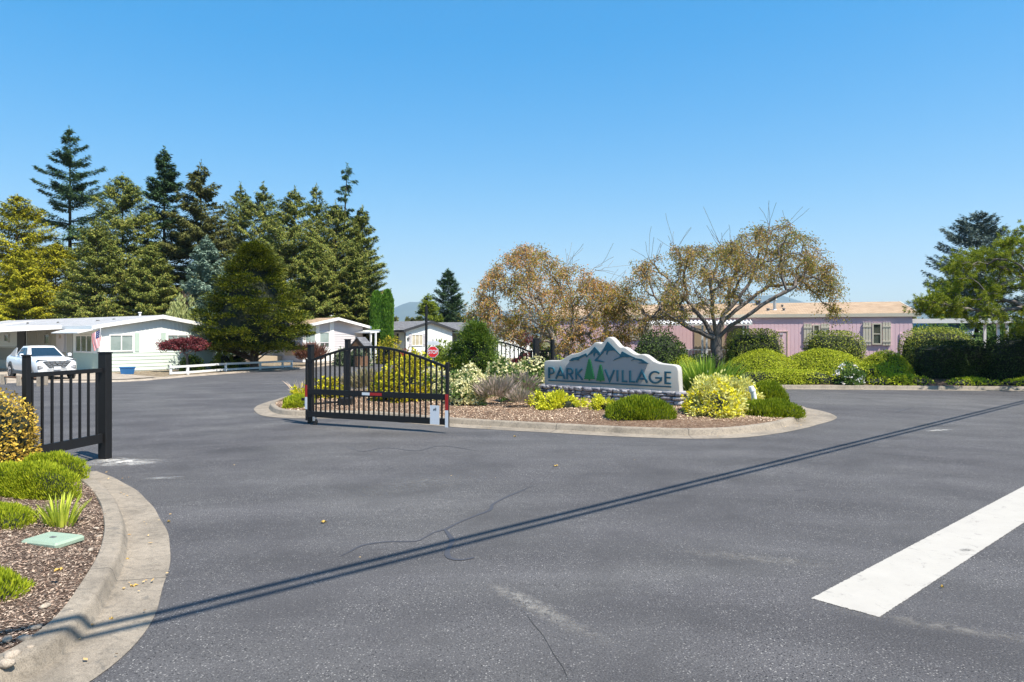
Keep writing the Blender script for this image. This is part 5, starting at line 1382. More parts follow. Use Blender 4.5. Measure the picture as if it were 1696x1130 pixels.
pshrub('lime_shrub','darker green leafy shrub in the shade of the golden cypress','shrub',380,404,572,45.5,'f_hinoki',None,.8,kind='loose',leaf=.15,lumps=.12)
pshrub('small_red_shrub','small red-leafed shrub in front of the half hidden white house','shrub',852,882,566,44,'f_maple',None,.8,kind='loose',leaf=.14,lumps=.1)
pshrub('green_shrub','rounded green shrub left of the cherry trunks beyond the fence','shrub',880,915,560,36,'f_greenleaf',zr,.8,kind='loose',leaf=.12,lumps=.1)
pshrub('green_shrub','dark green shrub right of the cherry trunks','shrub',945,985,568,36,'f_boxdark',zr,.8,kind='loose',leaf=.12,lumps=.1)
pshrub('small_red_shrub','red-leafed shrub behind the right cherry trunk','shrub',945,975,560,40,'f_brown',zr,.8,kind='loose',leaf=.12,lumps=.1)
pshrub('lime_ground_shrub','low lime clipped shrub between the fence and the sign','shrub',908,935,588,31,'f_mound',None,.8,kind='clip',leaf=.12,lumps=.03)

# ------------------------------------------------------------------ trees
def spine_branches(rg, H, base, R, n, prof, droop, jit=.25):
    zr_ = np.sort(rg.random(n)**.85); z = base+(H-base)*zr_*.985
    L = R*prof(zr_)*rg.uniform(1-jit,1+jit*.7,n); az = rg.uniform(0,2*PI,n)
    return z, L, az, zr_
def conifer(name, label, x, Y, H, R, mat, bark='bark', n=170, nleaf=14000, leaf=.34, lw=.34, base=.8, prof=lambda t: (1-t)**.8, up0=-.1, up1=.55, droop=.25, hang=.3, fan=.34, jit=.3, z=0, lean=0, cat='tree', group=None, seed=1, trunkr=None, limbs=.6, tip=0):
    if leaf >= .40 and hang >= .5: leaf *= .58; nleaf = int(nleaf*2.5); n = int(n*1.45); droop *= .7; hang *= .6; jit *= .75; fan *= .85
    else: leaf *= .75; nleaf = int(nleaf*1.7); n = int(n*1.35)
    rg = np.random.default_rng(seed*77+int(H*10)); t = thing(name, label, cat, (x,Y,z), 0, group)
    zz, L, az, tr = spine_branches(rg, H, base, R, n, prof, droop, jit)
    trunkr = trunkr or H*.014
    ax = lambda h: np.column_stack([lean*(h/H)**2*H, np.zeros_like(h), h]) if hasattr(h,'__len__') else np.array([lean*(h/H)**2*H,0,h])
    def pos(i, s):
        """point on branch i at fraction s (arrays)"""
        el = (up0+(up1-up0)*tr[i]); hz = L[i]*s
        b = ax(zz[i]); dx = np.cos(az[i]); dy = np.sin(az[i])
        zoff = hz*el - droop*L[i]*s**2 + .10*L[i]*s**4*1.6
        return b+np.column_stack([dx*hz,dy*hz,zoff])
    tk = MB(); hs = np.linspace(0,H*.97,12)
    tk.tube([tuple(ax(float(h_))) for h_ in hs], [trunkr*(1-.93*(h_/H)**.9)*(1.25 if h_==0 else 1) for h_ in hs], 9)
    order = rg.permutation(n)[:int(n*limbs)]
    for i in order:
        ii = np.full(4,i); s_ = np.array([0,.3,.6,.9]); p = pos(ii,s_); r0 = max(.012, trunkr*.20*(L[i]/max(R,.1)))
        tk.tube([tuple(q) for q in p],[r0,r0*.7,r0*.45,r0*.15],4,cap=False)
    tk.build('trunk', M[bark], t, True)
    cr = MB(); w = L**.85; w /= w.sum(); i = rg.choice(n, nleaf, p=w)
    s_ = rg.random(nleaf)**.62*.98+.04; lat = rg.uniform(-1,1,nleaf)
    P = pos(i, s_); wid = fan*L[i]*(1.05-s_)**.7*(.35+.65*np.minimum(1,s_*2.5))
    sd_ = np.column_stack([-np.sin(az[i]),np.cos(az[i]),np.zeros(nleaf)]); od = np.column_stack([np.cos(az[i]),np.sin(az[i]),np.zeros(nleaf)])
    P = P + sd_*(lat*wid)[:,None]; P[:,2] -= np.abs(lat)*wid*.25 + rg.random(nleaf)*hang*.5*leaf*2
    P += rg.normal(size=(nleaf,3))*leaf*.22
    D = od*(.75)+sd_*(lat*.8)[:,None]+rdirs(nleaf,rg)*.45; D[:,2] += -hang*1.6+.15+tip
    S = np.cross(D, np.array([0,0,1.0]))+rdirs(nleaf,rg)*.45
    cr.leaves(P, D, S, leaf*rg.uniform(.6,1.35,nleaf), leaf*lw*rg.uniform(.6,1.4,nleaf))
    # leader
    k = 60; hh = H*(1-.09*rg.random(k)); q = ax(hh)+rg.normal(size=(k,3))*.05
    cr.leaves(q, rdirs(k,rg)*.8+np.array([0,0,.9]), rdirs(k,rg), leaf*.8, leaf*lw*.8)
    cr.build('crown', M[mat], t)
    return t
def T(px, ytop, Y): return XA(px,Y), Y, ZA(ytop,Y)
gf = 'tall conifers behind the houses'
def con(name, label, px, ytop, Y, wpx, mat, **kw):
    x, y, H = T(px,ytop,Y); return conifer(name, label, x, y, H, wpx/2*Y/F, mat, group=kw.pop('group',gf), **kw)
pyr = lambda t: (1-t)**.66
full = lambda t: np.minimum(1,(1-t)*2.1)**.88*(.8+.2*(1-t))
wide = lambda t: np.sqrt(np.maximum(0,1-t**1.6))
con('cedar_tree','broad yellow-green cedar cut by the left frame edge behind the carport',28,322,68,235,'f_cedaryellow',n=260,nleaf=34000,leaf=.42,prof=pyr,hang=.5,seed=3)
con('cedar_tree','shorter yellow-green cedar in front of the tall dark fir at the far left',92,400,66,150,'f_cedaryellow',n=200,nleaf=20000,leaf=.40,prof=full,hang=.5,seed=4)
con('cedar_tree','yellow-green cedar further out at the left frame edge',-45,335,66,190,'f_cedaryellow',n=160,nleaf=14000,leaf=.42,prof=pyr,hang=.5,seed=5)
con('fir_tree','tallest dark open-branched fir on the left with layered spreading limbs',116,210,74,172,'f_fir',n=90,nleaf=26000,leaf=.46,lw=.30,prof=lambda t: np.minimum(1,(1-t)*1.55)**.9,up0=.0,up1=.45,droop=.12,hang=.25,fan=.26,jit=.42,base=5,seed=6,limbs=1)
con('cedar_tree','wide drooping olive-brown cedar right of the tallest fir',203,288,66,212,'f_cedar',n=280,nleaf=34000,leaf=.42,prof=lambda t: (1-t)**.62,hang=.7,seed=7)
con('fir_tree','dark dense blue-green fir between the two olive cedars',272,243,70,165,'f_fir',n=230,nleaf=46000,leaf=.44,lw=.32,prof=lambda t: (1-t)**.8,hang=.25,fan=.3,seed=8,jit=.4)
con('fir_tree','olive-tipped fir with a ragged top right of the dark dense fir',333,268,68,155,'f_firolive',n=180,nleaf=40000,leaf=.44,prof=lambda t: np.minimum(1,(1-t)*1.7)**.8,hang=.35,fan=.32,seed=9,jit=.4)
con('cedar_tree','greyish olive cedar with a twin companion, left one of the pair',398,302,72,150,'f_cedar',n=200,nleaf=24000,leaf=.42,prof=full,hang=.7,seed=10)
con('cedar_tree','greyish olive cedar, right one of the twin pair',436,302,70,160,'f_cedar',n=200,nleaf=24000,leaf=.42,prof=full,hang=.7,seed=11)
con('cedar_tree','broad olive cedar directly behind the grey house roof',488,308,66,172,'f_cedar',n=240,nleaf=30000,leaf=.40,prof=full,hang=.7,seed=12)
con('cedar_tree','slim olive cedar with a thin bare leader',524,305,72,118,'f_cedar',n=140,nleaf=13000,leaf=.42,prof=pyr,hang=.6,seed=13)
con('fir_tree','dark leaning fir top poking above the cedars',566,272,76,120,'f_fir',n=60,nleaf=9000,leaf=.46,lw=.3,prof=lambda t: np.minimum(1,(1-t)*1.1)**.9+.08,hang=.4,droop=.5,fan=.2,lean=.03,seed=14,jit=.5,limbs=1)
con('cedar_tree','dense olive cedar below the leaning dark fir top',556,335,66,175,'f_cedar',n=260,nleaf=32000,leaf=.40,prof=full,hang=.7,seed=15)
con('cedar_tree','right-hand end cedar of the tree row, tapering to open sky',600,340,68,98,'f_cedar',n=180,nleaf=22000,leaf=.42,prof=lambda t: np.minimum(1,(1-t)*1.35)**.7,hang=.6,seed=16)
for k,(px,yt,wp,Y,lb) in enumerate(((160,390,200,62,'low olive cedar filling behind the white house roof'),(250,430,190,62,'low olive cedar behind the ridge of the white house'),(450,440,180,60,'low olive cedar behind the golden cypress'),(520,430,170,61,'low olive cedar behind the grey house ridge'),(590,440,90,63,'low olive cedar beside the columnar arborvitae'),(30,440,200,61,'low yellowish cedar behind the carport roof'))):
    con('cedar_tree',lb,px,yt,Y,wp,'f_cedaryellow' if px<60 else 'f_cedar',n=200,nleaf=16000,leaf=.40,prof=full,hang=.6,seed=30+k) if 0 else con('cedar_tree',lb,px,yt-28,Y,wp*.85,'f_cedaryellow' if px<60 else 'f_cedar',n=200,nleaf=17000,leaf=.40,prof=lambda t: (1-t)**.8,hang=.6,seed=30+k)
con('spruce_tree','silvery blue-green spruce left of the golden cypress',342,392,54,120,'f_bluespruce',n=190,nleaf=24000,leaf=.34,lw=.32,prof=lambda t: (1-t)**.72,up0=.1,up1=.5,droop=.1,hang=.3,seed=17,group=None)
# weeping tree
def weeping(name, label, px, ytop, Y, wpx, mat, seed):
    rg = np.random.default_rng(seed); x, y, H = T(px,ytop,Y); R = wpx/2*Y/F
    t = thing(name, label, 'tree', (x,y,0)); tk = MB(); tk.tube([(0,0,0),(.05,0,H*.5),(0,.05,H*.93)],[.12,.08,.03],8)
    cr = MB()
    for k in range(70):
        a = rg.uniform(0,2*PI); r = R*math.sqrt(rg.random()); z0 = H*(1-.25*(r/R)**2)*rg.uniform(.8,1.0)
        Lg = z0*rg.uniform(.35,.75); c = np.array([r*math.cos(a)*.85, r*math.sin(a)*.85, z0])
        n = 110; s_ = rg.random(n); P = c+np.column_stack([np.cos(a)*s_*.35+rg.normal(size=n)*.07, np.sin(a)*s_*.35+rg.normal(size=n)*.07, -s_*Lg])
        cr.leaves(P, np.column_stack([rg.normal(size=n)*.25,rg.normal(size=n)*.25,-np.ones(n)]), rdirs(n,rg), .28, .06)
        tk.tube([(0,0,z0*.82),tuple(c*[.5,.5,1]+np.array([0,0,.1])),tuple(c)],[.03,.02,.01],4,cap=False)
    tk.build('trunk', M['bark'], t, True); cr.build('crown', M[mat], t)
weeping('weeping_tree','pale lime weeping tree behind the right end of the white house',306,478,52,62,'f_weep',5)
# columnar arborvitae
def column(label, px, ytop, Y, wpx, seed):
    rg = np.random.default_rng(seed); x, y, H = T(px,ytop,Y); R = wpx/2*Y/F
    t = thing('arborvitae_tree', label, 'tree', (x,y,0), 0, 'columnar arborvitae'); MB().tube([(0,0,0),(0,0,H*.8)],[.1,.04],7).build('trunk', M['bark'], t)
    n = 7000; z = rg.random(n); a = rg.uniform(0,2*PI,n); pr = np.minimum(1,(1-z)*6)**.5*(.72+.28*np.minimum(1,z*3)); r = R*pr*(1+.08*np.sin(a*3+z*9))*rg.uniform(.8,1.04,n)
    P = np.column_stack([r*np.cos(a), r*np.sin(a), z*H*.98]); D = np.column_stack([np.cos(a)*.35,np.sin(a)*.35,np.ones(n)])+rdirs(n,rg)*.3
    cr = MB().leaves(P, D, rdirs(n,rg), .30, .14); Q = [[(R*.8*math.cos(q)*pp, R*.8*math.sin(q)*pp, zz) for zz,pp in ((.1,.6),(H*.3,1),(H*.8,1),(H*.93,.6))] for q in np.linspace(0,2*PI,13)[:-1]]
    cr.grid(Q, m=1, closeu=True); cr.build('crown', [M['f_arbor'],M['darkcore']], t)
column('left columnar arborvitae at the right end of the tree row',624,483,62,19,1)
column('right columnar arborvitae, next to the open sky and mountain',641.5,481,59,17,2)
column('half hidden columnar arborvitae touching the last cedar',610,494,64,16,3)
# golden cypress and hinoki with tufted sprays
def tufted(name, label, x, Y, H, R, mat, nclump, per, cs, leaf, prof, base, cat='tree', z=0, seed=1, trunkr=.2, flat=.45, inner=.0):
    rg = np.random.default_rng(seed); t = thing(name, label, cat, (x,Y,z))
    tr = rg.random(nclump)**1.1; tr = np.clip(tr,0,.985); az = rg.uniform(0,2*PI,nclump); rr = R*prof(tr)*(1-.30*rg.random(nclump)**3)*rg.uniform(.74,1.18,nclump)
    C_ = np.column_stack([rr*np.cos(az), rr*np.sin(az), base+(H-base)*tr]); C_[:,2] -= .12*rr
    od = np.column_stack([np.cos(az),np.sin(az),np.full(nclump,.15)])
    cr = MB(); k = np.repeat(np.arange(nclump), per); n = len(k)
    u = rg.normal(size=(n,3)); csz = cs*rg.uniform(.6,1.35,nclump)
    off = u*csz[k][:,None]*np.array([.62,.62,flat*.62]); P = C_[k]+off + od[k]*(rg.random(n)*cs*.8)[:,None]
    P[:,2] += -.18*np.linalg.norm(off[:,:2],axis=1)+.0
    D = off*1.1/cs+od[k]*.6+np.array([0,0,.25])+rdirs(n,rg)*.4
    cr.leaves(P, D, np.cross(D,[0,0,1.])+rdirs(n,rg)*.6, leaf*rg.uniform(.6,1.4,n), leaf*.4*rg.uniform(.7,1.3,n))
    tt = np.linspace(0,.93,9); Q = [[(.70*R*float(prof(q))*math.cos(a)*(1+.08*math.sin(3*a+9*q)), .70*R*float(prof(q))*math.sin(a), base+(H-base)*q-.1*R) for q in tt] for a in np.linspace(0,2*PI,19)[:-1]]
    cr.grid(Q, m=1, closeu=True); cr.build('crown', [M[mat],M['darkcore']], t)  # dark inner cone paints the crown's shaded depth
    tk = MB(); tk.tube([(0,0,0),(.05,0,H*.5),(0,0,H*.93)],[trunkr,trunkr*.6,trunkr*.1],9)
    for i in range(0,nclump,max(1,nclump//70)): tk.tube([(0,0,max(.3,C_[i][2]-.35*rr[i])),tuple(C_[i]*[.55,.55,1]-np.array([0,0,.1*rr[i]])),tuple(C_[i])],[trunkr*.22,trunkr*.13,trunkr*.04],4,cap=False)
    tk.build('trunk', M['bark'], t, True); return t
x, y, H = T(421,404,44.0)
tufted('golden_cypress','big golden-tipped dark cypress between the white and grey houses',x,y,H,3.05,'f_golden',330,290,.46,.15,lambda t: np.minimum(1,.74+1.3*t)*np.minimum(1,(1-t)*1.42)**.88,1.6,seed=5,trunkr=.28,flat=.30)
x = XA(787,24.5)
tufted('hinoki_cypress','bushy bright green cypress right of the stop sign on the island',x,24.5,ZA(538,24.5)-zi(x,24.5),0.90,'f_hinoki',230,90,.18,.09,lambda t: (.72+.28*np.sin(t*3))*np.minimum(1,(1-t)*2.2)**.6,.15,z=zi(x,24.5),seed=6,trunkr=.08,flat=.8)
# distant trees right of the arborvitae
con('lime_conifer','bright yellow-green cone-shaped conifer behind the black-trimmed house roof',709,488,82,86,'f_lime',n=120,nleaf=9000,leaf=.42,prof=lambda t:(1-t)**.8,hang=.1,seed=40,group=None,base=.2)
con('fir_tree','dark green pointed fir left of the cherry trees',742,446,88,92,'f_fir',n=110,nleaf=13000,leaf=.5,lw=.3,prof=lambda t:(1-t)**.85,up0=.1,up1=.7,droop=.05,hang=.05,seed=41,group=None)
con('spruce_tree','slate blue spruce rising behind the pine on the right',1618,353,52,150,'f_darkblue',n=150,nleaf=30000,leaf=.34,lw=.32,prof=lambda t: np.minimum(1,(1-t)*1.9)**.6,up0=.1,up1=.5,droop=.1,hang=.15,seed=42,group=None)
def farrow():
    rg = np.random.default_rng(9); mb = MB()
    for k in range(150):
        px = rg.uniform(560,1780); Y = rg.uniform(170,300); H = ZA(rg.uniform(524,538) if px < 1500 else rg.uniform(515,535), Y); x = XA(px,Y); R = H*rg.uniform(.18,.35)
        n = 420; t = rg.random(n); a = rg.uniform(0,2*PI,n); r = R*(1-t)**.6*rg.uniform(.5,1.05,n)
        mb.leaves(np.column_stack([x+r*np.cos(a),Y+r*np.sin(a),H*t]), rdirs(n,rg)+np.array([0,0,.4]), rdirs(n,rg), 1.1, .55)
    tag(mb.build('distant_woods', M['f_firolive']), 'far dark treeline along the horizon behind the houses', 'woods', None, 'stuff')
farrow()

# cherry trees by branch colonisation
def colon_tree(name, label, base, forks, targets, leafmat, bark, trunkr, nleaf, leaf, seed, bare=(), lspread=.32, droopy=.5, cat='tree', group=None, needle=False, twig=.006, stepl=.35, twlen=1.0):
    rg = np.random.default_rng(seed); t = thing(name, label, cat, base, 0, group)
    N = [Vector((0,0,0))]; par = [-1]; plen = [0.]
    for path in forks:        # each: list of points; starts at node nearest first point
        prev = min(range(len(N)), key=lambda i: (N[i]-Vector(path[0])).length)
        for a in path[1:] if (N[prev]-Vector(path[0])).length < .05 else path:
            a = Vector(a); st_ = N[prev]; m = max(1,int((a-st_).length/stepl))
            for q in range(1,m+1):
                jj = Vector(rg.normal(size=3)*.03) if q < m else Vector((0,0,0))
                N.append(st_.lerp(a,q/m)+jj); par.append(prev); plen.append(plen[prev]+(a-st_).length/m); prev = len(N)-1
    A = [tuple(v) for v in N]
    tgt = sorted([Vector(v) for v in targets], key=lambda v: (v-Vector(forks[0][-1])).length)
    tips = []
    for v in tgt:
        arr = np.array(A); d = np.linalg.norm(arr-np.array(v),axis=1)+.28*np.array(plen); d[:3] += 3
        i = int(np.argmin(d)); st_ = N[i]; L_ = (v-st_).length; m = max(2,int(L_/stepl)); prev = i
        side = Vector(rg.normal(size=3)); side.z *= .4; side *= .10*L_
        for q in range(1,m+1):
            f = q/m; p = st_.lerp(v,f)+side*math.sin(f*PI)+Vector((0,0,.16*L_*math.sin(f*PI)))
            N.append(p); A.append(tuple(p)); par.append(prev); plen.append(plen[prev]+L_/m); prev = len(N)-1
        tips.append(prev)
    # whippy twigs
    tw0 = len(N); leafnodes = list(tips)
    for tp in tips:
        for q in range(3):
            d = Vector(rg.normal(size=3)); d.z = -abs(d.z)*droopy+.25; d.normalize(); p = N[tp]; prev = tp; Ls = rg.uniform(.12,.28)*(twlen if not needle else .6)
            for k in range(3):
                d = (d+Vector((0,0,-.22*droopy))).normalized(); p = p+d*Ls; N.append(p); par.append(prev); plen.append(0); prev = len(N)-1; leafnodes.append(prev)
    for b0, dirs in bare:
        i = min(range(tw0), key=lambda k: (N[k]-Vector(b0)).length); prev0 = i; p0 = N[i]
        main = []
        for dx in dirs:
            p = p0; prev = prev0; m = 6
            for q in range(m):
                p = p + Vector(dx)/m + Vector(rg.normal(size=3)*.05); N.append(p); par.append(prev); plen.append(0); prev = len(N)-1; main.append(prev)
                if q > 0:
                    pp = p; pv = prev; e = Vector(dx).normalized()*.16+Vector(rg.normal(size=3)*.10)
                    for z_ in range(4): pp = pp+e; e += Vector(rg.normal(size=3)*.03); N.append(pp); par.append(pv); plen.append(0); pv = len(N)-1
    n = len(N); ex = 2.35; acc = np.zeros(n); kids = [0]*n
    for i in range(n-1,0,-1): kids[par[i]] += 1
    for i in range(n-1,-1,-1):
        if kids[i] == 0: acc[i] = twig**ex
        if par[i] >= 0: acc[par[i]] += acc[i]
    rad = acc**(1/ex); rad *= 1; k_ = trunkr/rad[0]; rad = np.maximum(twig, rad*k_**(np.clip(rad/rad[0],0,1)**.35)) if k_ > 1 else rad*k_
    rad = np.maximum(rad, twig*.8)
    tk = MB(); V = []; Fq = []; NS = 6
    A_ = np.array([tuple(v) for v in N]); pa = np.array(par); idx = np.arange(1,n)
    P0 = A_[pa[idx]]; P1 = A_[idx]; d = P1-P0; d /= np.maximum(np.linalg.norm(d,axis=1,keepdims=True),1e-6)
    ref = np.where(np.abs(d[:,2:3])<.9, np.array([[0,0,1.]]), np.array([[1.,0,0]])); u = np.cross(d,ref); u /= np.linalg.norm(u,axis=1,keepdims=True); w = np.cross(d,u)
    r1 = rad[idx]; r0 = np.minimum(rad[pa[idx]], r1*1.35); P1 = P1+d*(r1*.25)[:,None]
    rings = []
    for P_, r_ in ((P0,r0),(P1,r1)):
        for k in range(NS):
            a = 2*PI*k/NS; rings.append(P_+(u*math.cos(a)+w*math.sin(a))*r_[:,None])
    V = np.stack(rings,1).reshape(-1,3); b = (np.arange(len(idx))*2*NS)[:,None]
    f = np.concatenate([np.concatenate([b+k, b+(k+1)%NS, b+NS+(k+1)%NS, b+NS+k],1) for k in range(NS)])
    tk.addnp(V, f); tk.build('trunk', M[bark], t, True)
    cr = MB(); ln = A_[leafnodes]; k = rg.integers(0,len(ln),nleaf)
    if needle:
        nt = int(nleaf/42); k = rg.integers(0,len(ln),nt); C_ = ln[k]+rg.normal(size=(nt,3))*lspread*.5; k2 = np.repeat(np.arange(nt),42); m = len(k2)
        axd = rdirs(nt,rg)+np.array([0,0,.8]); axd /= np.linalg.norm(axd,axis=1,keepdims=True)
        D = axd[k2]*.55+rdirs(m,rg)*.75; P = C_[k2]+axd[k2]*(rg.random(m)*.14)[:,None]
        cr.leaves(P, D, rdirs(m,rg), leaf*rg.uniform(.7,1.2,m), leaf*.13, mid=.5)
    else:
        P = ln[k]+rg.normal(size=(nleaf,3))*lspread*np.array([.5,.5,.42])
        D = rdirs(nleaf,rg)+np.array([0,0,-.7]); cr.leaves(P, D, rdirs(nleaf,rg), leaf*rg.uniform(.6,1.4,nleaf), leaf*.62*rg.uniform(.7,1.3,nleaf))
    cr.build('crown', M[leafmat], t); return t
def env_targets(rg, outline, Y, bx, by, bz, n, depth, thick=.55, edge=.5):
    """targets in the volume spanned by a crown outline given as (px, top, bottom)"""
    o = np.array(outline, float); out = []
    cx = (o[0,0]+o[-1,0])/2; hw = (o[-1,0]-o[0,0])/2
    while len(out) < n:
        px = rg.uniform(o[0,0],o[-1,0]); tp = np.interp(px,o[:,0],o[:,1]); bt = np.interp(px,o[:,0],o[:,2])
        q = rg.random()**(1.0/edge if edge<1 else edge); py = tp+(bt-tp)*(rg.random()**1.35)
        e = math.sqrt(max(0,1-((px-cx)/hw)**2)); f = (py-tp)/max(1,bt-tp)
        dy = rg.uniform(-1,1)*depth*e*(.45+.55*min(1,f*2.5))
        out.append(((px-CX)/F*Y-bx, dy, ZA(py,Y)-bz))
    return out
rg = np.random.default_rng(21)
YB = 33.0; bx = XA(1187,YB); bz = zr(bx,YB)
ob = [(1022,498,560),(1045,455,560),(1075,430,545),(1110,412,530),(1150,408,520),(1190,402,505),(1225,395,490),(1250,372,480),(1280,368,470),(1310,378,470),(1340,410,475),(1365,440,500),(1384,478,528)]
tg = env_targets(rg, ob, YB, bx, 0, bz, 430, 2.9)
s = lambda px,py,dy=0: (XA(px,YB)-bx, dy, ZA(py,YB)-bz)
fk = [[(0,0,0),s(1188,588),s(1186,560)],
      [s(1186,560),s(1168,556,-.3),s(1140,545,-.6),s(1112,530,-.9),s(1085,515,-1.1)],
      [s(1186,560),s(1172,535,.3),s(1150,505,.5),s(1128,480,.8)],
      [s(1187,565),s(1206,540,-.3),s(1232,522,-.7),s(1262,500,-.9),s(1300,478,-1.2)],
      [s(1188,555),s(1200,520,.2),s(1225,495,.3),s(1245,470,.4),s(1258,430,.3)],
      [s(1188,560),s(1205,530,.6),s(1240,505,1.0),s(1290,470,1.2),s(1330,468,1.1)],
      [s(1186,560),s(1176,530,-.6),s(1170,500,-1.0),s(1165,470,-1.1)]]
br = [(s(1125,420),[(-.25,0,.8),(.1,.1,.55)]),(s(1210,430),[(-.45,0,1.0),(-.2,.2,.65),(.15,-.1,.5)]),(s(1280,385),[(.6,0,.7),(-.2,0,.4)]),(s(1080,440),[(-.15,0,.5),(.3,0,.4)]),(s(1060,470),[(-.3,.2,.4)])]
colon_tree('cherry_tree','spreading bronze-leaved cherry with bare top twigs, right of the sign before the pink house',(bx,YB,bz),fk,tg,'f_cherry','bark_grey',.27,40000,.085,31,br,.22,.9,group='bronze-leaved cherry trees')
YA = 34.0; ax_ = XA(926,YA); az_ = zr(ax_,YA)
oa = [(782,508,560),(795,465,570),(820,440,572),(850,412,570),(880,402,568),(905,415,572),(930,430,585),(960,452,590),(990,462,585),(1015,472,580),(1035,498,570)]
tg = env_targets(rg, oa, YA, ax_, 0, az_, 430, 2.7)
s = lambda px,py,dy=0: (XA(px,YA)-ax_, dy, ZA(py,YA)-az_)
fk = [[(0,0,0),s(924,590),s(916,560)],[(.0,0,0),s(940,588,.3),s(944,560,.4)],
      [s(916,560),s(900,535,-.3),s(885,505,-.6),s(872,470,-.7)],[s(916,560),s(905,520,.5),s(890,480,.8)],[s(916,560),s(885,545,.3),s(850,530,.4),s(820,520,.5)],
      [s(944,560),s(950,520,.2),s(945,480,.1),s(935,455,0)],[s(944,560),s(965,530,-.4),s(990,505,-.6)]]
br = [(s(930,440),[(.7,0,.7),(.4,.2,.8)]),(s(960,465),[(1.0,0,.4),(.6,0,.6)]),(s(1000,480),[(.9,0,.6)])]
colon_tree('cherry_tree','denser bronze-leaved cherry with forked pale trunks, left of the sign peak',(ax_,YA,az_),fk,tg,'f_cherry2','bark_pale',.22,44000,.088,32,br,.23,.9,group='bronze-leaved cherry trees')
# pine at the right
YP = 28.5; px_ = XA(1745,YP); pz = .3; rg = np.random.default_rng(4)
op = [(1528,502,512),(1560,498,518),(1582,470,525),(1594,428,530),(1612,410,532),(1645,402,540),(1680,395,552),(1700,385,556),(1760,350,555),(1820,360,550),(1880,400,540),(1940,450,520)]
tg = env_targets(rg, op, YP, px_, 0, pz, 270, 2.4)
s = lambda px,py,dy=0: (XA(px,YP)-px_, dy, ZA(py,YP)-pz)
fk = [[(0,0,0),s(1748,570),s(1735,500),s(1745,430),s(1760,390)],[s(1740,515),s(1700,508,-.3),s(1668,512,-.6),s(1630,516,-.8),s(1590,514,-.7),s(1550,505,-.6),s(1512,496,-.5)],[s(1738,480),s(1690,450,.3),s(1640,430,.5)],[s(1735,500),s(1780,470,.3),s(1850,450,.5)]]
colon_tree('pine_tree','broad green pine reaching in from the right edge with one long bare limb','' or (px_,YP,pz),fk,tg,'f_pine','bark_grey',.24,210000,.13,33,(),.28,.2,needle=True,twig=.009)
# japanese maple
YM = 41.0; mx_ = XA(309,YM); rg = np.random.default_rng(8); s = lambda px,py,dy=0: (XA(px,YM)-mx_, dy, ZA(py,YM))
om = [(270,571,576),(285,565,579),(305,561,580),(325,561,579),(340,570,578)]
tg = env_targets(rg, om, YM, mx_, 0, 0, 90, 1.0)
fk = [[(0,0,0),s(310,597),s(309,590)],[s(309,590),s(300,580,-.2)],[s(309,590),s(322,578,.2)]]
colon_tree('japanese_maple','small dark red Japanese maple in front of the white house gable',(mx_,YM,0.05),fk,tg,'f_maple','bark_grey',.07,8000,.10,34,(),.14,.3,stepl=.2,twlen=.5)
# thin red ornamental behind the far gate
YM = 47.0; mx_ = XA(862,YM); s = lambda px,py,dy=0: (XA(px,YM)-mx_, dy, ZA(py,YM))
tg = env_targets(rg, [(848,552,562),(862,546,570),(884,556,570)], YM, mx_, 0, 0, 50, .8)
colon_tree('japanese_maple','thin reddish maple in front of the half hidden white house',(mx_,YM,0.0),[[(0,0,0),s(863,590),s(864,572)]],tg,'f_maple','bark_grey',.05,1500,.12,35,(),.2,.5,stepl=.25)

# ------------------------------------------------------------------ litter
def chips(name, poly, zf, n, smin, smax, mat, seed, label, kind='stuff', xr=None):
    rg = np.random.default_rng(seed); poly = np.array(poly); lo, hi = poly.min(0), poly.max(0)
    if xr: lo = np.maximum(lo, xr[0]); hi = np.minimum(hi, xr[1])
    P = rg.uniform(lo,hi,(n*3,2)); P = P[inside(P,poly)][:n]; d = pdist(P, poly); z = zf(P,d)+.004
    m = len(P); D = rdirs(m,rg); D[:,2] = np.abs(D[:,2])*.22; S = np.cross(D,np.array([0,0,1.]))+rdirs(m,rg)*.25
    L = rg.uniform(smin,smax,m); mb = MB().leaves(np.column_stack([P,z]), D, S, L, L*rg.uniform(.25,.6,m))
    o = mb.build(name, mat); tag(o, label, 'mulch', None, kind)
chipm = foliage('bark_chips', [(.06,.038,.028),(.16,.105,.075),(.27,.20,.15),(.30,.235,.18)], .0, .9, .1)
chipt = foliage('tan_chips', [(.10,.06,.04),(.25,.165,.11),(.38,.27,.19),(.50,.41,.30)], .0, .9, .1)
chips('bark_chips', near_poly, lambda V,d: hn(V,d), 60000, .012, .038, chipm, 3, 'loose bark chips covering the near left bed', xr=((-7.5,2.5),(-1,12)))
chips('bark_chips', ip, lambda V,d: hi_(V,d), 50000, .02, .06, chipt, 4, 'loose tan bark chips covering the island bed', xr=((-8,16.5),(9,22)))
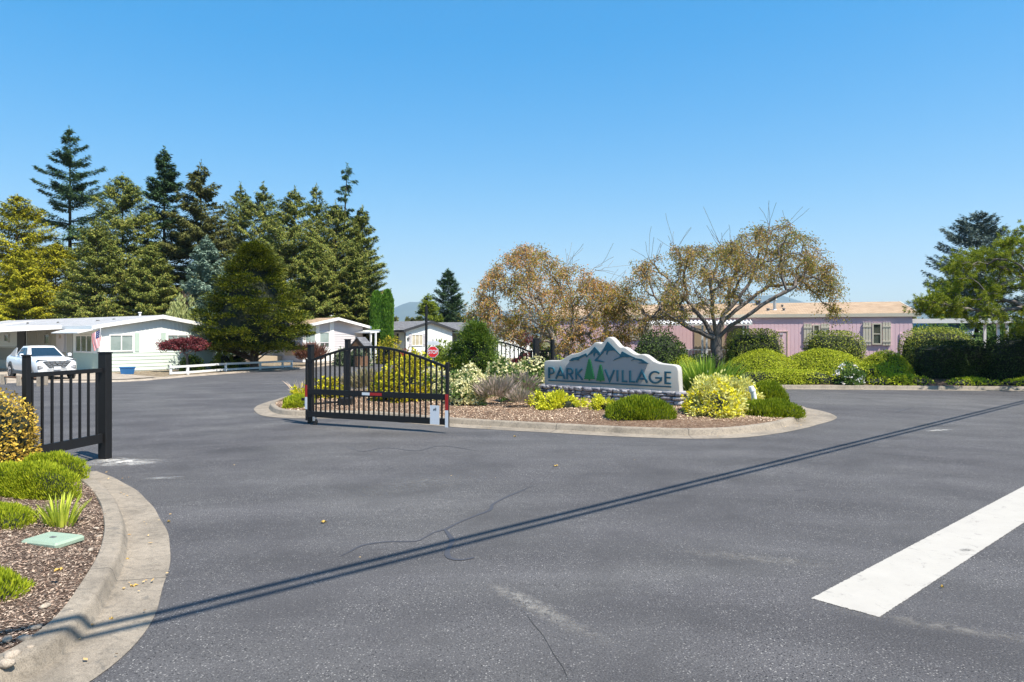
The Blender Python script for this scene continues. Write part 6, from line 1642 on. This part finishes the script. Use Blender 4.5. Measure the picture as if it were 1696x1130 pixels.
# pale stones in the near bed corner
rg = np.random.default_rng(17)
for k,(px,py,r) in enumerate(((75,1003,.035),(40,1058,.04),(20,1085,.05),(60,1040,.03),(12,1062,.035),(150,940-30,.03),(165,885,.028),(118,1012,.02),(160,873,.025),(50,1072,.022),(8,1100,.045))):
    c = G(px,py,.15); mb = MB(); nu, nv = 9, 6; ph = rg.uniform(0,6,4)
    P = [[(r*(1.3+.2*math.sin(3*a+ph[0]))*math.cos(a)*math.cos(b), r*(.9+.15*math.sin(2*a+ph[1]))*math.sin(a)*math.cos(b), r*.6*math.sin(b)*(1+.1*math.sin(4*a))) for b in np.linspace(-PI/2,PI/2,nv)] for a in np.linspace(0,2*PI,nu+1)[:-1]]
    mb.grid(P, closeu=True); o = mb.build('pebble', M['driveway'], smooth=True, loc=(c[0],c[1],zn(*c)+.01), rot=rg.uniform(0,6))
    names = ['pale pebble by the cable shadow in the near mulch','pale pebble low at the left edge of the near mulch','larger pale pebble near the lower left corner','pale pebble halfway along the lower mulch edge','flat pale pebble at the very left near the bottom','pale pebble beside the kerb below the green lid','pale pebble beside the kerb level with the green lid','tiny pebble where the cable shadow meets the kerb','pale pebble by the kerb above the green lid','tiny pebble between larger ones near the lower left corner','flat pebble in the bottom left corner']
    tag(o, names[k], 'pebble', 'pale pebbles in the near mulch')
# fallen leaves
leafy = plain('fallen_leaf', (.50,.33,.08), .8, 0, .25, 20)
def fleaf(px, py, s_, rot, label, z=.008, zz=None):
    c = G(px,py,0 if zz is None else zz); pts = []
    R_l = [1,.42,.85,.38,.62,.30,.62,.38,.85,.42]
    for k in range(10): a = 2*PI*k/10+PI/2; pts.append((R_l[k]*s_*math.cos(a), R_l[k]*s_*math.sin(a), .012*math.sin(k*2.1)+.012))
    mb = MB(); V = [(0,0,.0)]+pts; mb.addnp(V, [(0,1+k,1+(k+1)%10) for k in range(10)]); mb.addnp([(x,y,z_-.002) for x,y,z_ in V], [(0,1+(k+1)%10,1+k) for k in range(10)])
    o = mb.build('fallen_leaf', leafy, loc=(c[0],c[1],(zz or 0)+z), rot=rot); tag(o, label, 'leaf', 'fallen leaves')
for k,(px,py,s_,lb,zz) in enumerate(((536,867,.05,'yellow fallen leaf on the road left of the sealed crack',None),(921,773,.06,'yellow fallen leaf on the road in front of the sign',None),(853,724,.05,'fallen leaf on the road by the island kerb',None),(611,709,.05,'yellow fallen leaf on the road beneath the arched gate',None),(220,974,.045,'yellow fallen leaf on the gutter near the lower left',None),(211,930,.03,'orange fallen leaf in the gutter by the kerb face',None),(97,947,.05,'yellow fallen leaf on the near mulch below the green lid',.24),(280,866,.03,'small fallen leaf on the road beside the gutter edge',None),(184,1029,.025,'small green-yellow leaf by the cable shadow in the gutter',None),(1560,975,.02,'tiny pale scrap on the road right of the stop line',None))):
    fleaf(px,py,s_,k*1.3,lb,.012,zz)

litm = foliage('dry_leaf_litter', [(.12,.07,.03),(.30,.19,.08),(.42,.30,.14)], .1, .8, .1)
rg = np.random.default_rng(77); P = []
for l_, cnt, cl in ((isll,110,True),(lkl,50,False),(rbl,130,False)):
    sg = {id(isll):-1,id(lkl):1,id(rbl):1}[id(l_)]
    oo = offset(l_, sg*.22, cl); k = rg.integers(0,len(oo),cnt)
    P += [(oo[i][0]+rg.normal()*.12, oo[i][1]+rg.normal()*.12, .03) for i in k]
for _ in range(28): x_, y_ = rg.uniform(-6,12), rg.uniform(5,30); P.append((x_,y_,.006))
P = np.array(P); n = len(P); D = rdirs(n,rg); D[:,2] = np.abs(D[:,2])*.15; L = rg.uniform(.02,.055,n)
tag(MB().leaves(P, D, np.cross(D,[0,0,1.])+rdirs(n,rg)*.2, L, L*.6).build('leaf_litter', litm), 'dry leaf crumbs along the kerbs and on the road', 'litter', None, 'stuff')
HAZE=1.1e-4; SKY=(1.0,.5,1.6); SKYS=.222; SUNE=5.0; EXPO=0.95; SG=(.5,2.5)
# ------------------------------------------------------------------ air, light, camera
hz = MB().box(-9500,9500,-600,9400,-1.1,900).build('haze', [])
t = NT('haze_air'); v = t.N('ShaderNodeVolumePrincipled'); v.inputs['Color'].default_value = (.62,.82,1.0,1); v.inputs['Density'].default_value = HAZE; v.inputs['Anisotropy'].default_value = .1
t.L(v.outputs[0], t.out.inputs['Volume']); hz.data.materials.append(t.m); hz['kind'] = 'stuff'; hz['label'] = 'thin summer haze over the whole place'

w = bpy.data.worlds.new('World'); sc.world = w; w.use_nodes = True; nt = w.node_tree; nt.nodes.clear()
sk = nt.nodes.new('ShaderNodeTexSky'); sk.sky_type = 'NISHITA'; sk.sun_disc = False; sk.sun_elevation = SUN_EL; sk.sun_rotation = math.atan2(SUN_H.x, SUN_H.y)
sk.altitude = 50; sk.air_density = SKY[0]; sk.dust_density = SKY[1]; sk.ozone_density = SKY[2]
bg = nt.nodes.new('ShaderNodeBackground'); bg.inputs[1].default_value = SKYS; ow = nt.nodes.new('ShaderNodeOutputWorld')
ga = nt.nodes.new('ShaderNodeGamma'); ga.inputs[1].default_value = SG[0]; hs = nt.nodes.new('ShaderNodeHueSaturation'); hs.inputs['Saturation'].default_value = SG[1]
nt.links.new(sk.outputs[0], ga.inputs[0]); nt.links.new(ga.outputs[0], hs.inputs['Color']); nt.links.new(hs.outputs[0], bg.inputs[0]); nt.links.new(bg.outputs[0], ow.inputs[0])
sl = bpy.data.lights.new('sun','SUN'); sl.energy = SUNE; sl.angle = math.radians(.53); sl.color = (1.0,.935,.83)
so_ = bpy.data.objects.new('sun', sl); COL.objects.link(so_)
sv = Vector((SUN_H.x*math.cos(SUN_EL), SUN_H.y*math.cos(SUN_EL), math.sin(SUN_EL))); so_.rotation_euler = sv.to_track_quat('Z','Y').to_euler(); so_.location = (0,0,30)
cm = bpy.data.cameras.new('camera'); cm.sensor_width = 36; cm.lens = F/1696*36; cm.shift_y = -(565-HY)/1696; cm.clip_end = 30000; cm.clip_start = .05
co = bpy.data.objects.new('camera', cm); COL.objects.link(co); co.location = (0,0,CH); co.rotation_euler = (PI/2,0,0); sc.camera = co
sc.view_settings.view_transform = 'Standard'; sc.view_settings.look = 'None'; sc.view_settings.exposure = EXPO; sc.view_settings.gamma = 1; sc.view_settings.use_curve_mapping = False
sc.cycles.use_denoising = True
try: sc.cycles.denoiser = 'OPENIMAGEDENOISE'; sc.cycles.denoising_prefilter = 'ACCURATE'
except Exception: pass
sc.cycles.max_bounces = 6; sc.cycles.transparent_max_bounces = 8; sc.cycles.volume_bounces = 0
sc.cycles.sample_clamp_indirect = 8
